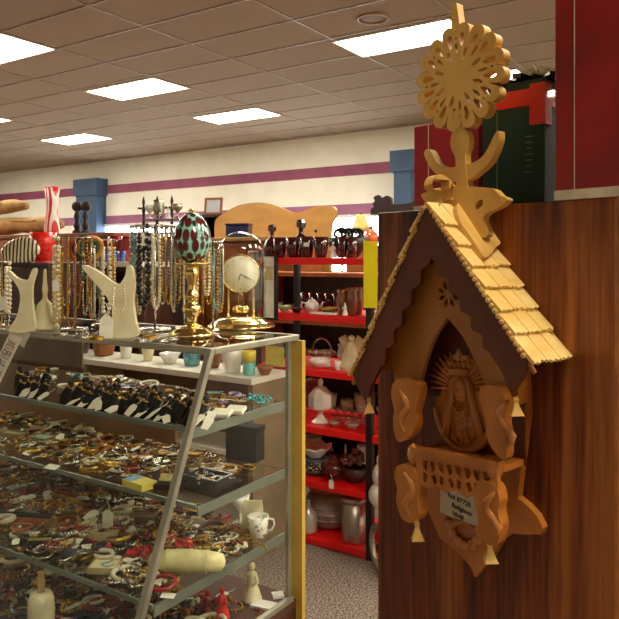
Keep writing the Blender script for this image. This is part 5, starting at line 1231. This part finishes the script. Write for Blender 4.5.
# white shelving with ruby and cobalt glass, dark bookcase with spindle shelf
c2 = W(139, 262, 4.3)
t, hs = bookcase('glassware_bookcase', 'brown bookcase with white top board carrying ruby and blue glass', (c2.x-.62, c2.y), .62, .3, pz(262, 4.3)-.03, mBRN, 4)
obj('top', MB().span((-.01, -.01, pz(262, 4.3)-.03), (.63, .3, pz(262, 4.3))), mWSH, t, 'white top board')
zt = pz(262, 4.3)
for i, px in enumerate((108, 115, 122, 128)):
    q = WY(px, 262, c2.y+.17); lathed('vase', ('ruby glass vase on the white-topped bookcase, leftmost of four', 'ruby glass vase on the white-topped bookcase, second of four from the left', 'ruby glass vase on the white-topped bookcase, third of four from the left', 'ruby glass vase on the white-topped bookcase, rightmost of four')[i], 'vase', 'vase', (26 if i % 2 else 22)/F*4.4, (q.x, q.y, zt+.001), glassy('bright_ruby_glass', 'A01018'), 14, wide=1.0)
for i, px in enumerate((106, 114, 122)):
    q = WY(px, 262, c2.y+.05); lathed('bowl', ('cobalt blue glass bowl, left one of three in front of the ruby vases', 'cobalt blue glass bowl, middle one of three in front of the ruby vases', 'cobalt blue glass bowl, right one of three in front of the ruby vases')[i], 'bowl', 'cup', 11/F*4.3, (q.x, q.y, zt+.001), mBLUE, 14, wide=.85)
c3 = W(163, 236, 5.0); zt = pz(236, 5.0)
t, hs = bookcase('dark_bookcase', 'dark brown bookcase topped by the spindle shelf', (c3.x-.62, c3.y), .62, .3, zt, mDKF, 5)
q = W(134, 236, 5.05); kd = 5.05/F
t = thing('spindle_shelf', 'small dark spindle-post wall shelf standing on the dark bookcase', 'spindle shelf', (q.x, c3.y+.15, zt), .2)
for px in (-16, 0, 17):
    obj('spindle', MB().lathe([(1.2*kd, 0), (1.8*kd, 4*kd), (1*kd, 8*kd), (1.7*kd, 14*kd), (1*kd, 20*kd), (1.9*kd, 28*kd), (1.0*kd, 32*kd), (1.7*kd, 37*kd), (.5*kd, 42*kd), (.0001, 43*kd)], 10, (px*kd*1.05, 0, 0)), mDKF, t)
for zz in (3, 29): obj('board', MB().span((-20*kd, -6*kd, zz*kd), (20*kd, 6*kd, (zz+1.8)*kd)), mDKF, t)
# picture frame on a tall bookcase
c4 = W(228, 214, 6.6); zt = pz(213, 6.6)
t, hs = bookcase('brown_bookcase', 'tall brown bookcase with a picture frame on top, behind the egg', (c4.x-.45, c4.y), .45, .3, zt, mDKF, 5)
q = WY(213, 214, c4.y+.1); kd = q.dot(FW)/F
t = thing('picture_frame', 'small wooden picture frame standing on the tall brown bookcase', 'picture frame', (q.x, q.y, zt+.001), (-.15, 0, .3))
g = MB(); a, b = 9.5*kd, 17*kd
g.span((-a, -.01, 0), (a, .01, .02)); g.span((-a, -.01, b-.02), (a, .01, b)); g.span((-a, -.01, .02), (-a+.02, .01, b-.02)); g.span((a-.02, -.01, .02), (a, .01, b-.02)); obj('frame', g, mMBRN, t)
obj('picture', MB().span((-a+.02, -.004, .02), (a-.02, .006, b-.02)), M('pale_grey_picture', 'C8CCD0', 'A8B4BC', .4, scale=5), t)
# oak headboard on its posts behind a hutch
dh = 6.0; hl = W(225, 238, dh)
def hbp(px, py): q = WY(px, py, hl.y); return (q.x, q.z)
hp = [hbp(*k) for k in [(216, 240), (216, 222), (224, 214), (238, 206), (252, 203), (266, 203), (280, 207), (292, 212), (302, 212), (312, 208), (324, 206), (334, 207), (337, 211), (336, 217), (332, 224), (331, 240)]]
x0 = hp[0][0]; z0 = 0
t = thing('oak_headboard', 'scalloped honey oak bed headboard rising behind the clock and the red shelves', 'headboard', (x0, hl.y, 0))
obj('panel', MB().cut([(a-x0, b) for a, b in [(hp[0][0], .5)]+cat(hp, 3, False)+[(hp[-1][0], .5)]], [], .03, Matrix.Rotation(PI/2, 4, 'X')), mHB, t, bev=.004)
for xx in (.03, hp[-1][0]-x0-.03): obj('leg', MB().span((xx-.03, -.02, 0), (xx+.03, .02, .55)), mHB, t)
obj('knob', MB().ball((hbp(317, 231)[0]-x0, -.02, hbp(317, 231)[1]), .012), mBRN, t)
q = W(337, 238, 5.6); wq = q.x-W(218, 238, 5.6).x
hz = pz(238, 5.6); wd_ = 1.3
cabinet('oak_sideboard', 'honey brown sideboard in front of the oak headboard', 'sideboard', (q.x-wd_, hl.y-.42), wd_, .38, hz, mORW, 3, top=mHB)
# cobalt box on sideboard
q = WY(239, 238, hl.y-.3); kd = q.dot(FW)/F
t = thing('cobalt_box', 'dark cobalt blue glass box standing on the sideboard above the clock dome', 'box', (q.x, q.y, hz+.001), .3); obj('carton', MB().span((-12*kd, -.05, 0), (12*kd, .05, 12*kd)), mCOB, t, bev=.006); obj('lid', MB().span((-12.6*kd, -.055, 12*kd), (12.6*kd, .055, 14*kd)), mCOB, t, bev=.004)
# lamp table with cream lamp and orange bottle
dl = 5.7; c5 = W(340, 246, dl); zl = pz(245, dl)
cabinet('lamp_table', 'brown table with the cream-shaded lamp, behind the red shelving', 'table', (c5.x-.1, c5.y+.25), 1.0, .40, zl, mMBRN, 2)
q = WY(361, 245, c5.y+.45); kd = q.dot(FW)/F
t = thing('table_lamp', 'small table lamp with cream bell shade and dark urn base before the bright window', 'lamp', (q.x, q.y, zl+.001))
obj('lamp_base', MB().lathe([(4*kd, 0), (4.2*kd, 1*kd), (1.6*kd, 3*kd), (3.6*kd, 7*kd), (3.2*kd, 11*kd), (1.2*kd, 14*kd), (1*kd, 19*kd)], 16), M('dark_pewter', '3C3A3C', rough=.35, metal=.5), t)
obj('lamp_shade', MB().lathe([(10.5*kd, 14*kd), (8*kd, 20*kd), (5.5*kd, 26*kd), (5*kd, 31*kd), (4.7*kd, 31*kd), (5.2*kd, 26*kd), (7.6*kd, 20*kd), (10*kd, 14.4*kd)], 20), M('cream_lamp_shade', 'DCC878', 'CCB868', .8, scale=20), t); obj('finial', MB().lathe([(.8*kd, 31*kd), (.7*kd, 34*kd), (.0001, 35*kd)], 8), mAGOLD, t)
q = WY(371, 245, c5.y+.37); lathed('orange_bottle', 'bright orange glass bottle just right of the cream lamp', 'bottle', 'decanter', 24*kd, (q.x, q.y, zl+.001), glassy('orange_glass', 'E05818'), 14, wide=1.2)
q = WY(349, 245, c5.y+.37); lathed('glass_vase', 'pale glass vase on the lamp table left of the lamp', 'vase', 'vase', 14*kd, (q.x, q.y, zl+.001), mMILK, 14)
# dark hutch with scrolled crest
c6 = W(381, 214, 6.8); 
t = cabinet('dark_hutch', 'tall very dark carved hutch peeking out left of the wooden cabinet', 'hutch', (c6.x, c6.y), 1.1, .4, pz(214, 6.8), mDKF, 2)
g = MB(); kd = 6.8/F
pts = [(0, 0), (0, 6), (3, 8), (2, 12), (4, 14), (3, 18), (8, 20), (11, 17), (16, 19), (20, 16), (22, 10), (40, 11), (50, 20), (70, 60), (100, 66), (120, 60), (120, 0)]
g.cut(cat([((a-14)*kd*1.15, b*kd) for a, b in pts[:13]], 3, False)+[((a-14)*kd*1.15, b*kd) for a, b in pts[13:]], [], .04, Matrix.Translation((0, .1, pz(214, 6.8))) @ Matrix.Rotation(PI/2, 4, 'X')); obj('crest', g, mDKF, t, 'scrolled carved crest')
# orange-brown open bookcase behind the red shelving, crowded with wares
t, hs = bookcase('orange_wood_bookcase', 'open orange brown bookcase seen through the red shelving', (-2.95, 3.75), 1.15, .35, 1.33, mORW, 4, mBRN)
t2, hs2 = bookcase('pale_bookcase', 'open pale bookcase seen through the right half of the red shelving', (-1.75, 3.8), .9, .35, 1.30, M('pale_birch', 'C8AC7C', 'B09468', .5, scale=14), 4, M('cream_hardboard', 'B0A080', rough=.7))
wares = [('vase', mMILK), ('tumbler', mDRED), ('bowl', mAMB), ('cup', mCREAM), ('goblet', mMILK), ('decanter', mAMB), ('bell', mCREAM), ('jar', mMBRN)]
rw = random.Random(5)
def stock(x0_, x1_, y_, zs, n, where, group, hmin=.09, hmax=.16):
    for z_ in zs:
        for k in range(n):
            nm_, m_ = wares[rw.randrange(len(wares))]; hh = rw.uniform(hmin, hmax)
            if nm_ == 'bowl': hh *= .3
            lathed(nm_, {'vase': 'white china vase', 'tumbler': 'dark red tumbler', 'bowl': 'amber glass bowl', 'cup': 'cream cup', 'goblet': 'white goblet', 'decanter': 'amber bottle', 'bell': 'cream bell', 'jar': 'brown jar'}[nm_]+' '+where, nm_, nm_, hh, (x0_+(x1_-x0_)*(k+.5)/n, y_+rw.uniform(-.03, .03), z_+.001), m_, 12, group)
stock(-2.90, -1.82, 3.9, hs[:-1], 8, 'among the wares of the orange brown bookcase', 'wares in the orange brown bookcase')
stock(-1.70, -.90, 3.95, hs2[:-1], 6, 'among the wares of the pale bookcase', 'wares in the pale bookcase')
# white counter behind the showcase with vases, seen through its glass
mTAUPE = M('taupe_laminate', '8C7858', '7C6A4C', .5, scale=8); CY = 2.55; CXR = -2.0; CTZ = .86
t = thing('white_counter', 'low white shelving counter seen through the glass of the showcase', 'counter', (-4.4, CY, 0))
obj('top', MB().span((0, 0, CTZ-.03), (CXR+4.4, .30, CTZ)), mWSH, t, bev=.003)
for a in (0, 1.2, CXR+4.4-.03): obj('side_panel', MB().span((a, .01, 0), (a+.03, .30, CTZ-.03)), mTAUPE, t)
for z_ in (.12, .48): obj('shelf', MB().span((.03, .01, z_), (CXR+4.37, .28, z_+.02)), mWSH, t)
obj('back_panel', MB().span((.03, .28, .0), (CXR+4.37, .30, CTZ-.03)), M('brown_hardboard', '6C4C34', rough=.7), t)
def cup_(px, yy, name, label, prof, hpx, m_, wide=1, cat_='vase'):
    q = WY(px, 380, CY+yy); kd = q.dot(FW)/F; return lathed(name, label, cat_, prof, hpx*kd, (q.x, q.y, CTZ+.001), m_, 20, wide=wide)
cup_(214, .16, 'vase', 'brown pottery vase on the white counter, left of the white vase', 'vase', 24, mMBRN, 1.1)
o = cup_(232, .10, 'vase', 'white flared vase on the white counter', 'cup', 25, mMILK, 1.0)
q = WY(249, 380, CY+.08); kd = q.dot(FW)/F
t = thing('two_tone_cup', 'cup with yellow top and turquoise bottom on the white counter', 'cup', (q.x, q.y, CTZ+.001))
obj('lower_half', MB().lathe([(5.5*kd, 0), (6*kd, 1*kd), (6.6*kd, 13*kd)], 20), M('turquoise_glaze', '70C0B0', '60B0A0', .3), t); obj('upper_half', MB().lathe([(6.6*kd, 13*kd), (7.2*kd, 24*kd), (6.6*kd, 24*kd), (6*kd, 14*kd)], 20), M('yellow_glaze', 'E8D040', 'D8C030', .3), t)
cup_(265, .12, 'dish', 'shallow brown dish at the right end of the white counter', 'bowl', 9, mMBRN, .8, 'dish')
for i, (px, nm_, m_, hp_) in enumerate(((192, 'jar', mTBEAD, 18), (170, 'bowl', mMILK, 10), (148, 'vase', mCREAM, 22), (126, 'cup', mMILK, 16), (104, 'jar', mMBRN, 22), (84, 'vase', mDRED, 24), (66, 'bowl', mCREAM, 10))):
    cup_(px, .15, nm_, ('aqua pottery jar on the white counter behind the ring holders', 'small white bowl on the white counter, right of the cream vase', 'cream vase on the white counter behind the ring holders', 'white cup on the white counter between cream vase and brown jar', 'brown pottery jar on the white counter', 'dark red vase on the white counter', 'cream bowl on the white counter beside the dark cabinet')[i], nm_, hp_, m_, .9, nm_)
for (x_, w_) in ((-2.1, .2),):
    tag(obj('framed_notice', MB().span((-.06, 0, 0), (.05, .01, .10)), M('dull_yellow_paper', 'C8B850', 'B8A840', .7), loc=(WY(275, 350, YS-.013).x, YS-.013, WY(275, 367, YS-.03).z)), 'yellowed paper notice hanging on the red shelving behind the showcase post', 'notice')
# dark framed panel beside the red shelving
q = WY(269, 315, 2.868)
t = thing('framed_board', 'black framed white notice board standing between the clock dome and the red shelving', 'notice board', (q.x, 2.868, 0), 0)
kd = q.dot(FW)/F; zb_ = pz(318, q.dot(FW)); zt_ = pz(256, q.dot(FW))
obj('board', MB().span((-7*kd, 0, zb_), (7*kd, .012, zt_)), mWHITE, t); obj('frame', MB().span((-9*kd, -.003, zb_-.01), (-6.5*kd, .015, zt_+.01)).span((6.5*kd, -.003, zb_-.01), (9*kd, .015, zt_+.01)).span((-6.5*kd, -.003, zb_-.01), (6.5*kd, .015, zb_+.002)).span((-6.5*kd, -.003, zt_-.002), (6.5*kd, .015, zt_+.01)), mPBLK, t)
pass
obj('picture', MB().span((-5*kd, -.002, zt_-24*kd), (5*kd, 0, zt_-10*kd)), M('faded_print', 'D8C890', 'C8B070', .6, scale=40), t, 'faded print')
# small dark cabinet on the counter with the shell shade and the ruby vase
q = WY(48, 300, CY+.06); kd = q.dot(FW)/F; zk = pz(263, q.dot(FW))
ww = .75
t = thing('tabletop_cabinet', 'dark brown box-like cabinet on the white counter behind the white bell', 'cabinet', (q.x-ww, CY+.05, CTZ+.001))
obj('carcass', MB().span((0, .01, 0), (ww, .26, zk-CTZ-.02)), mBRN, t, bev=.003); obj('top', MB().span((-.01, 0, zk-CTZ-.02), (ww+.01, .27, zk-CTZ)), mBRN, t, bev=.003)
for k in range(2): d_ = obj('door', MB().span((.01+k*ww/2, 0, .02), (ww/2-.01+k*ww/2, .012, zk-CTZ-.03)), mBRN, t, bev=.003); obj('knob', MB().ball((ww/2+(.03 if k else -.03), -.008, .3), .01, 8, 5), mAGOLD, d_)
q = WY(43, 262, CY+.20); kd = q.dot(FW)/F
m_, nt, p = newmat('red_pressed_glass'); 
wv = noise(nt, coords(nt), 60, 2); nt.links.new(mix_ramp(nt, wv, [(.4, 'E01810'), (.7, 'FF4030')]), p.inputs['Base Color']); p.inputs['Roughness'].default_value = .15; bump(nt, p, wv, .8, .004); p.inputs['Coat Weight'].default_value = .6
t = thing('red_glass_vase', 'bright red pressed glass vase on the dark cabinet at the left', 'vase', (q.x, q.y, zk+.0015))
obj('cup', MB().lathe([(7*kd, 1*kd), (9*kd, 3*kd), (12*kd, 18*kd), (13.5*kd, 30*kd), (12.5*kd, 30*kd), (8*kd, 6*kd)], 16), m_, t); obj('foot', MB().lathe([(8*kd, 0), (8*kd, 1.2*kd), (5*kd, 2*kd)], 16), m_, t)
q = WY(19, 262, CY+.06); kd = q.dot(FW)/F
t = thing('shell_dish', 'large striped gold and cream shell-shaped dish leaning on the dark cabinet', 'dish', (q.x, q.y, zk+.001), YAW)
m_, nt, p = newmat('striped_gold_shell'); wv = nt.nodes.new('ShaderNodeTexWave'); wv.inputs['Scale'].default_value = 14; wv.inputs['Distortion'].default_value = 1.5; nt.links.new(coords(nt), wv.inputs['Vector'])
nt.links.new(mix_ramp(nt, wv.outputs[0], [(.3, '4A3A2C'), (.45, 'E8CC70'), (.75, 'F0E8CC')]), p.inputs['Base Color']); p.inputs['Roughness'].default_value = .25; p.inputs['Metallic'].default_value = .3
g = MB(); g.ball((0, 0, 0), (21*kd, .035, 20*kd), 22, 14); g.v = [Vector((v.x*(1 if v.z > 0 else .8)+v.z*.25, v.y, max(v.z, -6*kd)+6*kd)) for v in g.v]; obj('shell', g, m_, t)
# green and orange bangles slung over the pearl rack
x, y, z = ctop(75, 330); kd = Vector((x, y, 0)).dot(FW)/F
for i, (dx, m_, lb) in enumerate(((10, mGREEN, 'thick green bangle slung over the top of the pearl rack'), (16, M('orange_resin', 'D89838', 'B87828', .3), 'amber orange bangle slung over the right of the pearl rack'), (4, mCORAL, 'coral red bangle slung over the top of the pearl rack'))):
    v_ = RT*(dx*kd); o = obj('bangle', MB().ring((0, 0, 0), 11*kd, .008, 22, 8, axis='y'), m_, loc=(x+v_.x, y+v_.y, z+(92-9-i)*kd), rot=(.25, .2*i, YAW+.4+.3*i)); tag(o, lb, 'bangle')
